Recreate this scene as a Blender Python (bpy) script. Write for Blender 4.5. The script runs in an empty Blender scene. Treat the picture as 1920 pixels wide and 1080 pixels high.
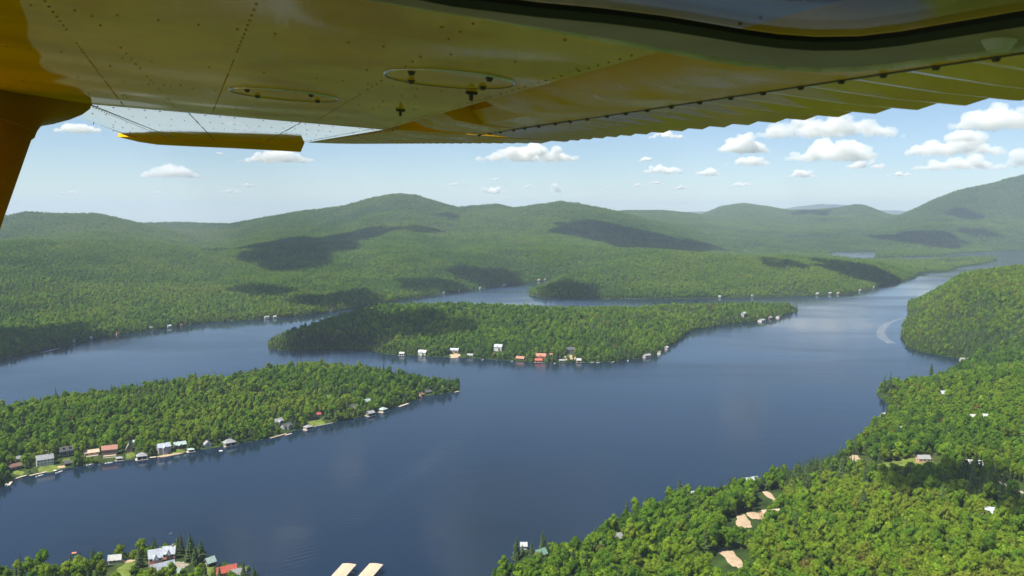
import bpy, bmesh, math, random
import numpy as np
from mathutils import Vector, Matrix

sc = bpy.context.scene
COL = sc.collection
R = math.radians
rng = np.random.default_rng(7)
random.seed(7)

# ------------------------------------------------------------------ camera
H = 240.0                      # metres above the lake
FPX, CX, CY = 1600.0, 960.0, 540.0
TH = math.atan(140 / FPX)      # pitched down: the level line sits at y = 400 of 1080
cd = bpy.data.cameras.new('camera')
cam = bpy.data.objects.new('camera', cd)
COL.objects.link(cam)
cam.location = (0, 0, H)
cam.rotation_euler = (R(90) - TH, 0, 0)
cd.sensor_fit = 'HORIZONTAL'
cd.sensor_width = 36
cd.lens = 36 * FPX / 1920
cd.clip_start = 0.05
cd.clip_end = 150000
cd.dof.use_dof = True
cd.dof.focus_distance = 900
cd.dof.aperture_fstop = 28
sc.camera = cam

# ------------------------------------------------------------------ sky and sun
SUN = Vector((-0.74, -0.52, 0)).normalized() * math.cos(R(57))
SUN.z = math.sin(R(57))
w = bpy.data.worlds.new('World')
sc.world = w
w.use_nodes = True
nt = w.node_tree
sky = nt.nodes.new('ShaderNodeTexSky')
sky.sky_type = 'NISHITA'
sky.sun_disc = False
sky.sun_elevation = R(57)
sky.sun_rotation = math.atan2(SUN.x, SUN.y)
sky.altitude = 1500
sky.air_density = 1.0
sky.dust_density = 0.15
sky.ozone_density = 3.5
bg = nt.nodes['Background']
bg.inputs['Strength'].default_value = 0.072
nt.links.new(sky.outputs[0], bg.inputs[0])
sl = bpy.data.lights.new('sun', 'SUN')
sl.energy = 5.0
sl.angle = R(0.53)
sl.color = (1.0, 0.93, 0.80)
so = bpy.data.objects.new('sun', sl)
COL.objects.link(so)
so.rotation_euler = SUN.to_track_quat('Z', 'Y').to_euler()
so.location = (0, 0, 3000)
sc.view_settings.view_transform = 'Standard'
sc.view_settings.look = 'None'
sc.view_settings.exposure = 0.78
sc.view_settings.gamma = 1.0
sc.cycles.use_denoising = True
sc.cycles.denoiser = 'OPENIMAGEDENOISE'
sc.cycles.max_bounces = 12
sc.cycles.diffuse_bounces = 2
sc.cycles.glossy_bounces = 3
sc.cycles.transmission_bounces = 3
sc.cycles.volume_bounces = 10
sc.cycles.transparent_max_bounces = 24
sc.cycles.caustics_reflective = False
sc.cycles.caustics_refractive = False
sc.cycles.sample_clamp_indirect = 4
sc.cycles.use_adaptive_sampling = False

# ------------------------------------------------------------------ helpers
def ray(u, v):
    """world direction of a photo pixel"""
    X, Y = (u - CX) / FPX, (CY - v) / FPX
    return np.array([X, math.cos(TH) + Y * math.sin(TH), -math.sin(TH) + Y * math.cos(TH)])

def gpx(u, v, z=0.0):
    d = ray(u, v)
    t = (z - H) / d[2]
    return np.array([d[0] * t, d[1] * t])

def project(x, y, z):
    dz = z - H
    f = y * math.cos(TH) - dz * math.sin(TH)
    up = y * math.sin(TH) + dz * math.cos(TH)
    f = np.where(f > 0.01, f, 0.01)
    return CX + FPX * x / f, CY - FPX * up / f

def tag(o, label=None, cat=None, group=None, kind=None):
    if label: o['label'] = label
    if cat: o['category'] = cat
    if group: o['group'] = group
    if kind: o['kind'] = kind
    return o

def empty(name, loc, rz=0.0):
    o = bpy.data.objects.new(name, None)
    o.empty_display_size = 0.5
    COL.objects.link(o)
    o.location = loc
    o.rotation_euler = (0, 0, rz)
    return o

def link(name, me, parent=None, mat=None):
    if mat is not None and not me.materials:
        me.materials.append(mat)
    o = bpy.data.objects.new(name, me)
    COL.objects.link(o)
    if parent is not None:
        o.parent = parent
    return o

def mesh(name, verts, faces, smooth=False):
    me = bpy.data.meshes.new(name)
    me.from_pydata([tuple(map(float, v)) for v in verts], [], faces)
    me.update()
    if smooth:
        me.polygons.foreach_set('use_smooth', [True] * len(me.polygons))
    return me

class MB:
    """collects boxes, prisms and tubes that make up ONE part"""
    def __init__(s): s.v, s.f = [], []
    def add(s, vs, fs):
        b = len(s.v)
        s.v += [tuple(v) for v in vs]
        s.f += [tuple(i + b for i in f) for f in fs]
        return s
    def box(s, x0, x1, y0, y1, z0, z1):
        vs = [(x, y, z) for z in (z0, z1) for y in (y0, y1) for x in (x0, x1)]
        return s.add(vs, [(0, 2, 3, 1), (4, 5, 7, 6), (0, 1, 5, 4), (2, 6, 7, 3), (0, 4, 6, 2), (1, 3, 7, 5)])
    def prism(s, pts, z0, z1):
        n = len(pts)
        vs = [(x, y, z0) for x, y in pts] + [(x, y, z1) for x, y in pts]
        return s.add(vs, [tuple(range(n))[::-1], tuple(range(n, 2 * n))] + [(i, (i + 1) % n, n + (i + 1) % n, n + i) for i in range(n)])
    def tube(s, p0, p1, r0, r1, n=6):
        p0, p1 = Vector(p0), Vector(p1)
        q = (p1 - p0).to_track_quat('Z', 'Y')
        vs = []
        for p, r in ((p0, r0), (p1, r1)):
            for i in range(n):
                a = 2 * math.pi * i / n
                vs.append(p + q @ Vector((r * math.cos(a), r * math.sin(a), 0)))
        return s.add(vs, [(i, (i + 1) % n, n + (i + 1) % n, n + i) for i in range(n)] + [tuple(range(n))[::-1], tuple(range(n, 2 * n))])
    def build(s, name, mat, parent=None, smooth=False):
        return link(name, mesh(name, s.v, s.f, smooth), parent, mat)

# value noise, vectorised
def _hash(ix, iy, s):
    n = (ix * 374761393 + iy * 668265263 + s * 1442695041) & 0xFFFFFFFF
    n = ((n ^ (n >> 13)) * 1274126177) & 0xFFFFFFFF
    return ((n ^ (n >> 16)) & 0xFFFF) / 65535.0
def vnoise(x, y, s=0):
    x, y = np.asarray(x, float), np.asarray(y, float)
    ix, iy = np.floor(x).astype(np.int64), np.floor(y).astype(np.int64)
    fx, fy = x - ix, y - iy
    fx, fy = fx * fx * (3 - 2 * fx), fy * fy * (3 - 2 * fy)
    a, b = _hash(ix, iy, s), _hash(ix + 1, iy, s)
    c, d = _hash(ix, iy + 1, s), _hash(ix + 1, iy + 1, s)
    return (a * (1 - fx) + b * fx) * (1 - fy) + (c * (1 - fx) + d * fx) * fy
def fbm(x, y, wl, octv=4, s=0, gain=0.5):
    t, amp, tot = 0, 1.0, 0
    for k in range(octv):
        t = t + amp * (vnoise(x / wl + 31.7 * k, y / wl - 17.3 * k, s + k) - 0.5)
        tot += amp
        amp *= gain
        wl *= 0.5
    return t / tot * 2
def sstep(a, b, x):
    t = np.clip((x - a) / (b - a), 0, 1)
    return t * t * (3 - 2 * t)

# ------------------------------------------------------------------ materials
def mat(name):
    m = bpy.data.materials.new(name)
    m.use_nodes = True
    n = m.node_tree
    n.nodes.clear()
    out = n.nodes.new('ShaderNodeOutputMaterial')
    return m, n, out
def N(n, t, **kw):
    x = n.nodes.new(t)
    for k, v in kw.items():
        if k == 'ins':
            for i, val in v.items(): x.inputs[i].default_value = val
        else: setattr(x, k, v)
    return x
def ramp(n, fac, stops):
    r = n.nodes.new('ShaderNodeValToRGB')
    e = r.color_ramp.elements
    while len(e) > 1: e.remove(e[-1])
    e[0].position, e[0].color = stops[0][0], (*stops[0][1], 1)
    for p, c in stops[1:]:
        q = e.new(p); q.color = (*c, 1)
    n.links.new(fac, r.inputs[0])
    return r
def plain(name, col, rough=0.7, spec=0.4, var=0.25, scale=1.5, metal=0.0, bump=0.0):
    m, n, out = mat(name)
    p = N(n, 'ShaderNodeBsdfPrincipled', ins={'Roughness': rough, 'Metallic': metal, 'Specular IOR Level': spec})
    tc = N(n, 'ShaderNodeTexCoord')
    no = N(n, 'ShaderNodeTexNoise', ins={'Scale': scale, 'Detail': 5.0})
    n.links.new(tc.outputs['Object'], no.inputs['Vector'])
    lo = tuple(c * (1 - var) for c in col); hi = tuple(min(1, c * (1 + var)) for c in col)
    r = ramp(n, no.outputs[0], [(0.3, lo), (0.7, hi)])
    n.links.new(r.outputs[0], p.inputs['Base Color'])
    if bump:
        b = N(n, 'ShaderNodeBump', ins={'Strength': bump, 'Distance': 0.05})
        n.links.new(no.outputs[0], b.inputs['Height'])
        n.links.new(b.outputs[0], p.inputs['Normal'])
    n.links.new(p.outputs[0], out.inputs[0])
    return m

def leaf_material(name, trans=0.35):
    m, n, out = mat(name)
    at = N(n, 'ShaderNodeAttribute', attribute_type='INSTANCER', attribute_name='tint')
    tc = N(n, 'ShaderNodeTexCoord')
    no = N(n, 'ShaderNodeTexNoise', ins={'Scale': 0.8, 'Detail': 3.0})
    n.links.new(tc.outputs['Object'], no.inputs['Vector'])
    r = ramp(n, no.outputs[0], [(0.3, (0.72, 0.74, 0.70)), (0.7, (1.22, 1.2, 1.1))])
    mx = N(n, 'ShaderNodeMix', data_type='RGBA', blend_type='MULTIPLY', ins={0: 1.0})
    n.links.new(at.outputs['Color'], mx.inputs[6])
    n.links.new(r.outputs[0], mx.inputs[7])
    d = N(n, 'ShaderNodeBsdfPrincipled', ins={'Roughness': 0.6, 'Specular IOR Level': 0.1})
    n.links.new(mx.outputs[2], d.inputs['Base Color'])
    t = N(n, 'ShaderNodeBsdfTranslucent')
    hs = N(n, 'ShaderNodeMix', data_type='RGBA', blend_type='MULTIPLY', ins={0: 1.0})
    hs.inputs[7].default_value = (1.35, 1.25, 0.5, 1)
    n.links.new(mx.outputs[2], hs.inputs[6])
    n.links.new(hs.outputs[2], t.inputs[0])
    ms = N(n, 'ShaderNodeMixShader', ins={0: trans})
    n.links.new(d.outputs[0], ms.inputs[1])
    n.links.new(t.outputs[0], ms.inputs[2])
    n.links.new(ms.outputs[0], out.inputs[0])
    return m
M_LEAF = leaf_material('broadleaf_leaves', 0.33)
M_NEEDLE = leaf_material('conifer_needles', 0.15)
M_BARK = plain('bark', (0.09, 0.07, 0.05), 0.9, 0.2)

# ground under the forest: leaf litter and undergrowth
M_GROUND, n, out = mat('forest_floor')
p = N(n, 'ShaderNodeBsdfPrincipled', ins={'Roughness': 0.9, 'Specular IOR Level': 0.1})
tc = N(n, 'ShaderNodeTexCoord')
n1_ = N(n, 'ShaderNodeTexNoise', ins={'Scale': 0.004, 'Detail': 8.0, 'Roughness': 0.65})
n2_ = N(n, 'ShaderNodeTexNoise', ins={'Scale': 0.09, 'Detail': 4.0})
n.links.new(tc.outputs['Object'], n1_.inputs['Vector'])
n.links.new(tc.outputs['Object'], n2_.inputs['Vector'])
r1 = ramp(n, n1_.outputs[0], [(0.3, (0.022, 0.044, 0.012)), (0.5, (0.036, 0.066, 0.015)), (0.7, (0.06, 0.075, 0.022))])
r2 = ramp(n, n2_.outputs[0], [(0.3, (0.5, 0.5, 0.5)), (0.7, (1.3, 1.3, 1.2))])
mx = N(n, 'ShaderNodeMix', data_type='RGBA', blend_type='MULTIPLY', ins={0: 1.0})
n.links.new(r1.outputs[0], mx.inputs[6]); n.links.new(r2.outputs[0], mx.inputs[7])
n.links.new(mx.outputs[2], p.inputs['Base Color'])
n.links.new(p.outputs[0], out.inputs[0])

# lake water
M_WATER, n, out = mat('lake_water')
p = N(n, 'ShaderNodeBsdfPrincipled', ins={'Base Color': (0.007, 0.018, 0.040, 1), 'IOR': 1.333, 'Specular IOR Level': 0.5})
tc = N(n, 'ShaderNodeTexCoord')
big = N(n, 'ShaderNodeTexNoise', ins={'Scale': 0.0035, 'Detail': 4.0, 'Distortion': 0.6})
mp = N(n, 'ShaderNodeMapping'); mp.inputs['Scale'].default_value = (0.6, 1.5, 1); mp.inputs['Rotation'].default_value = (0, 0, 0.5)
n.links.new(tc.outputs['Object'], mp.inputs[0]); n.links.new(mp.outputs[0], big.inputs['Vector'])
rr = N(n, 'ShaderNodeMapRange', ins={1: 0.35, 2: 0.65, 3: 0.07, 4: 0.23})
n.links.new(big.outputs[0], rr.inputs[0]); n.links.new(rr.outputs[0], p.inputs['Roughness'])
w1 = N(n, 'ShaderNodeTexNoise', ins={'Scale': 0.45, 'Detail': 3.0})
w2 = N(n, 'ShaderNodeTexNoise', ins={'Scale': 0.035, 'Detail': 2.0})
n.links.new(tc.outputs['Object'], w1.inputs['Vector']); n.links.new(mp.outputs[0], w2.inputs['Vector'])
# a passing boat's wave train, fading away from its track
wm = N(n, 'ShaderNodeMapping')
WT = gpx(770, 890)
WDIR = gpx(850, 830) - gpx(690, 950)
wang = math.atan2(WDIR[1], WDIR[0])
wm.vector_type = 'TEXTURE'
wm.inputs['Location'].default_value = (WT[0], WT[1], 0); wm.inputs['Rotation'].default_value = (0, 0, wang)
n.links.new(tc.outputs['Object'], wm.inputs[0])
wv = N(n, 'ShaderNodeTexWave', wave_type='BANDS', bands_direction='X', wave_profile='SIN', ins={'Scale': 0.052, 'Distortion': 1.2, 'Detail': 1.0, 'Detail Scale': 0.02})
wr = N(n, 'ShaderNodeMapping'); wr.inputs['Rotation'].default_value = (0, 0, R(-52))
n.links.new(wm.outputs[0], wr.inputs[0]); n.links.new(wr.outputs[0], wv.inputs['Vector'])
ms_ = N(n, 'ShaderNodeMapping'); ms_.inputs['Scale'].default_value = (1 / 240, 1 / 24, 0)
n.links.new(wm.outputs[0], ms_.inputs[0])
ln = N(n, 'ShaderNodeVectorMath', operation='LENGTH'); n.links.new(ms_.outputs[0], ln.inputs[0])
fm = N(n, 'ShaderNodeMapRange', ins={1: 0.2, 2: 1.0, 3: 1.0, 4: 0.0}); n.links.new(ln.outputs['Value'], fm.inputs[0])
mu = N(n, 'ShaderNodeMath', operation='MULTIPLY'); n.links.new(wv.outputs['Fac'], mu.inputs[0]); n.links.new(fm.outputs[0], mu.inputs[1])
b1 = N(n, 'ShaderNodeBump', ins={'Strength': 0.4, 'Distance': 0.04}); n.links.new(w1.outputs[0], b1.inputs['Height'])
b2 = N(n, 'ShaderNodeBump', ins={'Strength': 0.35, 'Distance': 0.35}); n.links.new(w2.outputs[0], b2.inputs['Height']); n.links.new(b1.outputs[0], b2.inputs['Normal'])
b3 = N(n, 'ShaderNodeBump', ins={'Strength': 0.6, 'Distance': 0.22}); n.links.new(mu.outputs[0], b3.inputs['Height']); n.links.new(b2.outputs[0], b3.inputs['Normal'])
n.links.new(b3.outputs[0], p.inputs['Normal'])
n.links.new(p.outputs[0], out.inputs[0])

M_LAWN = plain('mown_grass', (0.13, 0.17, 0.035), 0.9, 0.1, 0.35, 0.15)
M_SAND = plain('sandy_soil', (0.42, 0.32, 0.22), 0.95, 0.1, 0.2, 0.3)
M_ROAD = plain('pale_gravel', (0.30, 0.27, 0.22), 0.95, 0.1, 0.2, 0.3)
M_WAKE = plain('wake_sheen', (0.20, 0.23, 0.26), 0.35, 0.5, 0.3, 0.05)

# ------------------------------------------------------------------ land outlines (photo pixel -> lake plane, or a treetop plane)
def poly(pts):
    out = []
    for q in pts:
        if len(q) == 2 and isinstance(q[0], str): continue
        if q[0] == 'w': out.append((q[1], q[2]))
        else: out.append(tuple(gpx(q[0], q[1], q[2] if len(q) > 2 else 0.0)))
    return np.array(out)
LAND = [
 # near shore below the aeroplane, the wooded right bank and the hill behind the bay
 poly([('w', -9000, 420), (-400, 1106), (-100, 1096), (0, 1090), (60, 1083), (150, 1072), (205, 1055), (260, 1046), (330, 1034), (365, 1040),
       (400, 1056), (420, 1062), (470, 1078), (490, 1095), (520, 1150), (600, 1300), (760, 1300), (860, 1180), (925, 1095), (985, 1076),
       (972, 1058), (955, 1046), (958, 1034, 3), (990, 1010, 12), (1060, 1008, 14), (1100, 992, 14), (1135, 970, 14), (1180, 943, 14), (1215, 937, 14),
       (1260, 915, 14), (1330, 910, 14), (1400, 888, 14), (1470, 866, 14), (1530, 855, 14), (1570, 836, 14), (1600, 808, 14), (1635, 792, 8),
       (1655, 784), (1681, 764), (1662, 757), (1649, 741), (1652, 728), (1672, 722, 4), (1700, 708, 14), (1740, 699, 14), (1790, 687, 8),
       (1812, 678), (1800, 672), (1750, 664), (1720, 657), (1700, 650), (1690, 632), (1690, 612), (1703, 597),
       ('w', 1050, 2250), ('w', 1700, 2700), ('w', 3000, 3000), ('w', 9000, 3000), ('w', 40000, 4000), ('w', 40000, -40000), ('w', -40000, -40000), ('w', -40000, 420)]),
 # long point with the row of cottages
 poly([(-500, 1010), (-200, 945), (0, 914), (30, 897), (75, 886), (130, 877), (200, 867), (260, 861), (300, 856), (350, 847), (420, 837), (500, 822), (530, 814),
       (575, 803), (620, 794), (700, 777), (780, 750), (800, 742), (830, 737), (858, 732), (860, 722), (820, 706, 12), (760, 692, 14), (700, 680, 16),
       (640, 675, 16), (560, 677, 16), (500, 682, 14), (470, 691, 14), (420, 699, 14), (330, 706, 14), (290, 712, 14), (200, 726, 14), (100, 738, 14), (0, 753, 14), (-200, 785, 14), (-500, 830, 14)]),
 # wooded island in mid-lake
 poly([(502, 652), (520, 657), (580, 657), (640, 655), (680, 656), (720, 663), (800, 668), (900, 672), (1000, 680), (1090, 680), (1150, 678), (1225, 668),
       (1260, 645), (1300, 620), (1350, 610), (1420, 603), (1460, 595), (1498, 583), (1480, 579), (1440, 580), (1300, 582), (1150, 588), (1000, 590),
       (850, 592), (720, 596), (650, 602), (600, 612), (540, 630), (506, 644)]),
 # far mainland with the hills
 poly([('w', -40000, 1000), (-600, 790), (-300, 720), (0, 675), (60, 661), (130, 646), (200, 631), (300, 617), (400, 604), (500, 598), (580, 591), (640, 582), (700, 573),
       (750, 563), (800, 556), (870, 546), (950, 536), (1010, 528), (1032, 526), (1040, 529), (1012, 540), (992, 548), (992, 553), (1015, 558), (1100, 560),
       (1200, 561), (1350, 559), (1440, 557), (1500, 555), (1560, 553), (1600, 550), (1650, 538), (1690, 528), (1716, 520), (1722, 513), (1780, 508), (1800, 501), (1840, 496),
       (1872, 488), (1868, 484), (1800, 486), (1740, 489), (1660, 490), (1600, 488), (1558, 482), (1551, 476), (1570, 472), (1640, 471.5), (1643, 476), (1638, 484),
       (1700, 482), (1770, 480), (1790, 476), (1850, 473), (1920, 470), (2100, 468), (2600, 466), ('w', 40000, 8000), ('w', 40000, 40000), ('w', -40000, 40000)]),
]
def sdist(x, y):
    """signed distance to the nearest shoreline, positive on land"""
    x, y = np.ravel(x), np.ravel(y)
    res = np.full(x.shape, -1e9)
    for P in LAND:
        Q = np.roll(P, -1, axis=0)
        for i0 in range(0, len(x), 40000):
            X, Y = x[i0:i0 + 40000], y[i0:i0 + 40000]
            d2 = np.full(X.shape, 1e18)
            ins = np.zeros(X.shape, bool)
            for (ax, ay), (bx, by) in zip(P, Q):
                ex, ey = bx - ax, by - ay
                t = np.clip(((X - ax) * ex + (Y - ay) * ey) / (ex * ex + ey * ey + 1e-9), 0, 1)
                d2 = np.minimum(d2, (X - ax - t * ex) ** 2 + (Y - ay - t * ey) ** 2)
                c = (ay > Y) != (by > Y)
                if abs(ey) > 1e-9:
                    ins ^= c & (X < ex * (Y - ay) / ey + ax)
            s = np.sqrt(d2) * np.where(ins, 1, -1)
            res[i0:i0 + 40000] = np.maximum(res[i0:i0 + 40000], s)
    return res

# knolls: pixel whose lake-plane point is the centre, height, radii
BUMPS = []
def bump(c, h, sx, sy, rot=0.0): BUMPS.append((c[0], c[1], h, sx, sy, rot))
bump(gpx(1000, 622), 14, 330, 120); bump(gpx(720, 614), 20, 200, 90); bump(gpx(1280, 597), 5, 240, 110); bump(gpx(580, 628), 4, 90, 70)
bump((1420, 2000), 86, 380, 330); bump((1050, 1900), 26, 170, 170); bump((880, 1780), 10, 90, 110)
bump(gpx(1440, 520), 40, 480, 330); bump(gpx(1180, 525), 22, 420, 380); bump(gpx(1040, 540), 10, 120, 120); bump(gpx(1640, 512), 8, 200, 150)
bump((-1750, 2620), 95, 420, 420); bump((-1000, 3300), 40, 500, 300)
bump((700, 560), 16, 300, 200); bump((650, 950), 18, 200, 250)
bump(gpx(300, 760), 4, 260, 80); bump(gpx(620, 712), 4, 160, 60)

# ridge lines: skyline pixels, distance, start of the slope, back width
LAYERS = [
 ([(-1400, 395), (-800, 385), (-400, 395), (-100, 417), (0, 413), (50, 403), (110, 407), (180, 406), (230, 417), (270, 426), (330, 440), (430, 470), (520, 500)], 5000, 1900, 1500, 1.5),
 ([(-1400, 400), (-400, 430), (100, 442), (260, 425), (330, 423), (430, 426), (480, 417), (560, 402), (640, 392), (700, 375), (730, 369), (755, 367), (780, 369), (800, 375), (860, 392), (930, 387), (965, 393),
   (1010, 387), (1050, 382), (1080, 386), (1110, 392), (1150, 401), (1200, 413), (1280, 432), (1350, 452), (1420, 470), (1520, 490)], 6200, 2300, 1800, 1.45),
 ([(900, 450), (1000, 425), (1100, 407), (1170, 399), (1240, 399), (1310, 405), (1400, 412), (1500, 430)], 8600, 4500, 2000, 1.3),
 ([(1180, 440), (1250, 420), (1310, 405), (1350, 387), (1375, 382), (1395, 380), (1440, 386), (1480, 394), (1530, 392), (1570, 389), (1600, 383), (1620, 383), (1640, 389), (1665, 398), (1700, 403), (1760, 412), (1850, 422), (2100, 430)], 9600, 5200, 2000, 1.5),
 ([(1480, 470), (1560, 445), (1640, 420), (1690, 406), (1720, 392), (1750, 377), (1790, 362), (1820, 354), (1860, 347), (1890, 338), (1920, 332), (2000, 318), (2150, 330), (2400, 370), (2900, 395)], 7900, 5300, 2200, 1.35),
 ([(1000, 402), (1300, 398), (1460, 394), (1500, 387), (1540, 383), (1590, 385), (1640, 394), (1700, 396), (1900, 396)], 22000, 15000, 4000, 1.2),
]
def fall(r): return 330 * sstep(9000, 15000, r)      # the country beyond the hills lies lower
def height(x, y, sd):
    h = np.where(sd > 0, 2.2 * (1 - np.exp(-np.maximum(sd, 0) / 7)) + 0.045 * np.clip(sd, 0, 400), -np.clip(-sd * 0.25, 0, 6))
    b = np.zeros_like(h)
    for cx, cy, hh, sx, sy, ro in BUMPS:
        b = b + hh * np.exp(-0.5 * (((x - cx) / sx) ** 2 + ((y - cy) / sy) ** 2))
    h = h + b * sstep(0, 130, sd)
    yy = np.maximum(y, 50.0)
    u = CX + FPX * x / (yy * math.cos(TH))
    m = np.zeros_like(h); top = np.zeros_like(h)
    for pts, dist, start, back, ex in LAYERS:
        us = np.array([q[0] for q in pts], float); vs = np.array([q[1] for q in pts], float)
        v = np.interp(u, us, vs, left=560, right=560)
        el = np.interp(v, np.linspace(300, 560, 27), [ray(CX, k)[2] / ray(CX, k)[1] for k in np.linspace(300, 560, 27)])
        warp = 1 + 0.07 * fbm(u, u * 0 + dist, 300, 2, 5)
        d = dist * warp
        hc = np.maximum(H + el * d - 11 + fall(d), 0)
        t = np.clip((y - start) / (d - start), 0, 1)
        front = t ** ex * (1 - 0.12 * np.sin(t * math.pi))
        backp = np.exp(-np.clip((y - d) / back, 0, 9) ** 2)
        q = hc * np.where(y < d, front, backp)
        top = np.where(q > m, np.where(y < d, t, backp), top)
        m = np.maximum(m, q)
    m = m * sstep(0, 500, sd) * sstep(1000, 2500, y)
    # gullies and spurs
    rough = fbm(x, y, 1300, 5, 11) * 0.25 - np.abs(fbm(x, y, 900, 4, 23)) * 0.24 + 0.05
    tail = 1 - 0.75 * sstep(1050, 1400, x) * sstep(3300, 3700, y) * sstep(5600, 5200, y)
    h = h * tail - fall(np.hypot(x, y))
    return h + m * (1 + rough * 1.75 * (1 - 0.9 * sstep(0.62, 0.97, top))) + fbm(x, y, 260, 4, 41) * 7 * sstep(10, 200, sd)

# polar sheet: fine where the lens looks, coarse all the way round
az = np.concatenate([np.radians(np.arange(-180, -38, 7.0)), np.radians(np.arange(-38, 38.01, 0.078)), np.radians(np.arange(42, 180.1, 7.0))])
az[-1] = math.pi
rr_ = np.concatenate([np.geomspace(4, 300, 12)[:-1], np.geomspace(300, 6500, 540)[:-1], np.geomspace(6500, 32000, 100)])
AZ, RR = np.meshgrid(az, rr_)
GX, GY = RR * np.sin(AZ), RR * np.cos(AZ)
SD = sdist(GX, GY).reshape(GX.shape)
SD = SD + fbm(GX, GY, 60, 4, 77) * 5 * np.clip(RR / 900, 0.3, 1.0) * (np.abs(SD) < 60)
GZ = height(GX, GY, SD)
nr, na = GX.shape
LR = np.log(rr_)
def sample(A, x, y):
    x, y = np.asarray(x, float), np.asarray(y, float)
    a = np.arctan2(x, y); r = np.log(np.clip(np.hypot(x, y), 4.01, 31900))
    i = np.clip(np.searchsorted(az, a) - 1, 0, na - 2); j = np.clip(np.searchsorted(LR, r) - 1, 0, nr - 2)
    fa = (a - az[i]) / (az[i + 1] - az[i]); fr = (r - LR[j]) / (LR[j + 1] - LR[j])
    fr = (np.exp(r) - rr_[j]) / (rr_[j + 1] - rr_[j])
    return (A[j, i] * (1 - fa) + A[j, i + 1] * fa) * (1 - fr) + (A[j + 1, i] * (1 - fa) + A[j + 1, i + 1] * fa) * fr
def ground_z(x, y): return float(sample(GZ, np.array([x]), np.array([y]))[0])
def hit(u, v, over=0.0):
    """where a photo pixel meets the terrain"""
    d = ray(u, v); d = d / d[1]
    ys = np.geomspace(300, 30000, 6000)
    z = H + d[2] * ys
    g = np.maximum(sample(GZ, d[0] * ys, ys), 0) + over
    k = np.argmax(z < g)
    y = ys[k]
    return d[0] * y, y, max(float(g[k]) - over, 0.0)

me = bpy.data.meshes.new('terrain')
idx = np.arange(nr * na).reshape(nr, na)
quads = np.stack([idx[:-1, :-1], idx[:-1, 1:], idx[1:, 1:], idx[1:, :-1]], -1).reshape(-1, 4)[:, ::-1]
me.vertices.add(nr * na); me.vertices.foreach_set('co', np.stack([GX, GY, GZ], -1).ravel().astype(np.float32))
me.loops.add(quads.size); me.loops.foreach_set('vertex_index', quads.ravel().astype(np.int32))
me.polygons.add(len(quads)); me.polygons.foreach_set('loop_start', np.arange(0, quads.size, 4, dtype=np.int32))
me.polygons.foreach_set('use_smooth', np.ones(len(quads), bool))
me.update(); me.validate()
tag(link('terrain', me, None, M_GROUND), 'forested hills, shores and islands around the lake', None, None, 'structure')
lake = mesh('lake', [(8600 * math.cos(a), 8600 * math.sin(a) + 600, 0) for a in np.linspace(0, 2 * math.pi, 65)[:-1]], [tuple(range(64))])
tag(link('lake', lake, None, M_WATER), 'deep blue lake winding between wooded islands', None, None, 'structure')

CLEAR = []
# ------------------------------------------------------------------ cottages, boathouses, docks, boats
def wallmat(name, col): return plain(name, col, 0.8, 0.25, 0.15, 0.6)
def roofmat(name, col): return plain(name, col, 0.75, 0.3, 0.22, 0.8)
WM = {k: wallmat('wall_' + k, c) for k, c in dict(white=(0.52, 0.51, 0.48), brown=(0.16, 0.085, 0.05), dark=(0.06, 0.055, 0.05), grey=(0.33, 0.33, 0.32), tan=(0.5, 0.34, 0.2), pink=(0.62, 0.33, 0.26), red=(0.45, 0.10, 0.06), log=(0.25, 0.14, 0.07)).items()}
RM = {k: roofmat('roof_' + k, c) for k, c in dict(grey=(0.28, 0.29, 0.30), dark=(0.085, 0.09, 0.095), brown=(0.20, 0.11, 0.085), redbrown=(0.36, 0.17, 0.13), tan=(0.56, 0.42, 0.30), green=(0.17, 0.30, 0.24), white=(0.47, 0.48, 0.48), red=(0.46, 0.11, 0.08), orange=(0.42, 0.20, 0.13), blue=(0.40, 0.44, 0.50), teal=(0.35, 0.45, 0.42)).items()}
M_GLASS = plain('window_glass', (0.03, 0.035, 0.04), 0.12, 0.6, 0.2)
M_TRIM = plain('white_trim', (0.8, 0.8, 0.77), 0.6, 0.3, 0.08)
M_WOOD = plain('weathered_planks', (0.36, 0.29, 0.21), 0.85, 0.2, 0.25, 1.5)
M_PALEWOOD = plain('pale_planks', (0.55, 0.47, 0.38), 0.85, 0.2, 0.2, 1.5)
M_STONE = plain('grey_stone', (0.34, 0.32, 0.29), 0.9, 0.2, 0.3, 2.0)
M_DARK = plain('dark_opening', (0.012, 0.012, 0.012), 0.9, 0.1, 0.2)

def shore_yaw(x, y):
    """heading (rotation about z) whose -Y side looks at the water"""
    e = 8.0
    gx = sample(SD, np.array([x + e]), np.array([y]))[0] - sample(SD, np.array([x - e]), np.array([y]))[0]
    gy = sample(SD, np.array([x]), np.array([y + e]))[0] - sample(SD, np.array([x]), np.array([y - e]))[0]
    return math.atan2(gy, gx) - math.pi / 2
def spot(u, v, water=False):
    if water:
        p_ = gpx(u, v); return p_[0], p_[1], 0.0
    return hit(u, v)
def clear(x, y, rad, back=0.0):
    """keep trees off a garden and off the strip before it, towards the lake side"""
    r = math.hypot(x, y)
    CLEAR.append((x, y, x - x / r * back * .55, y - y / r * back * .55, rad * .78))

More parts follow.
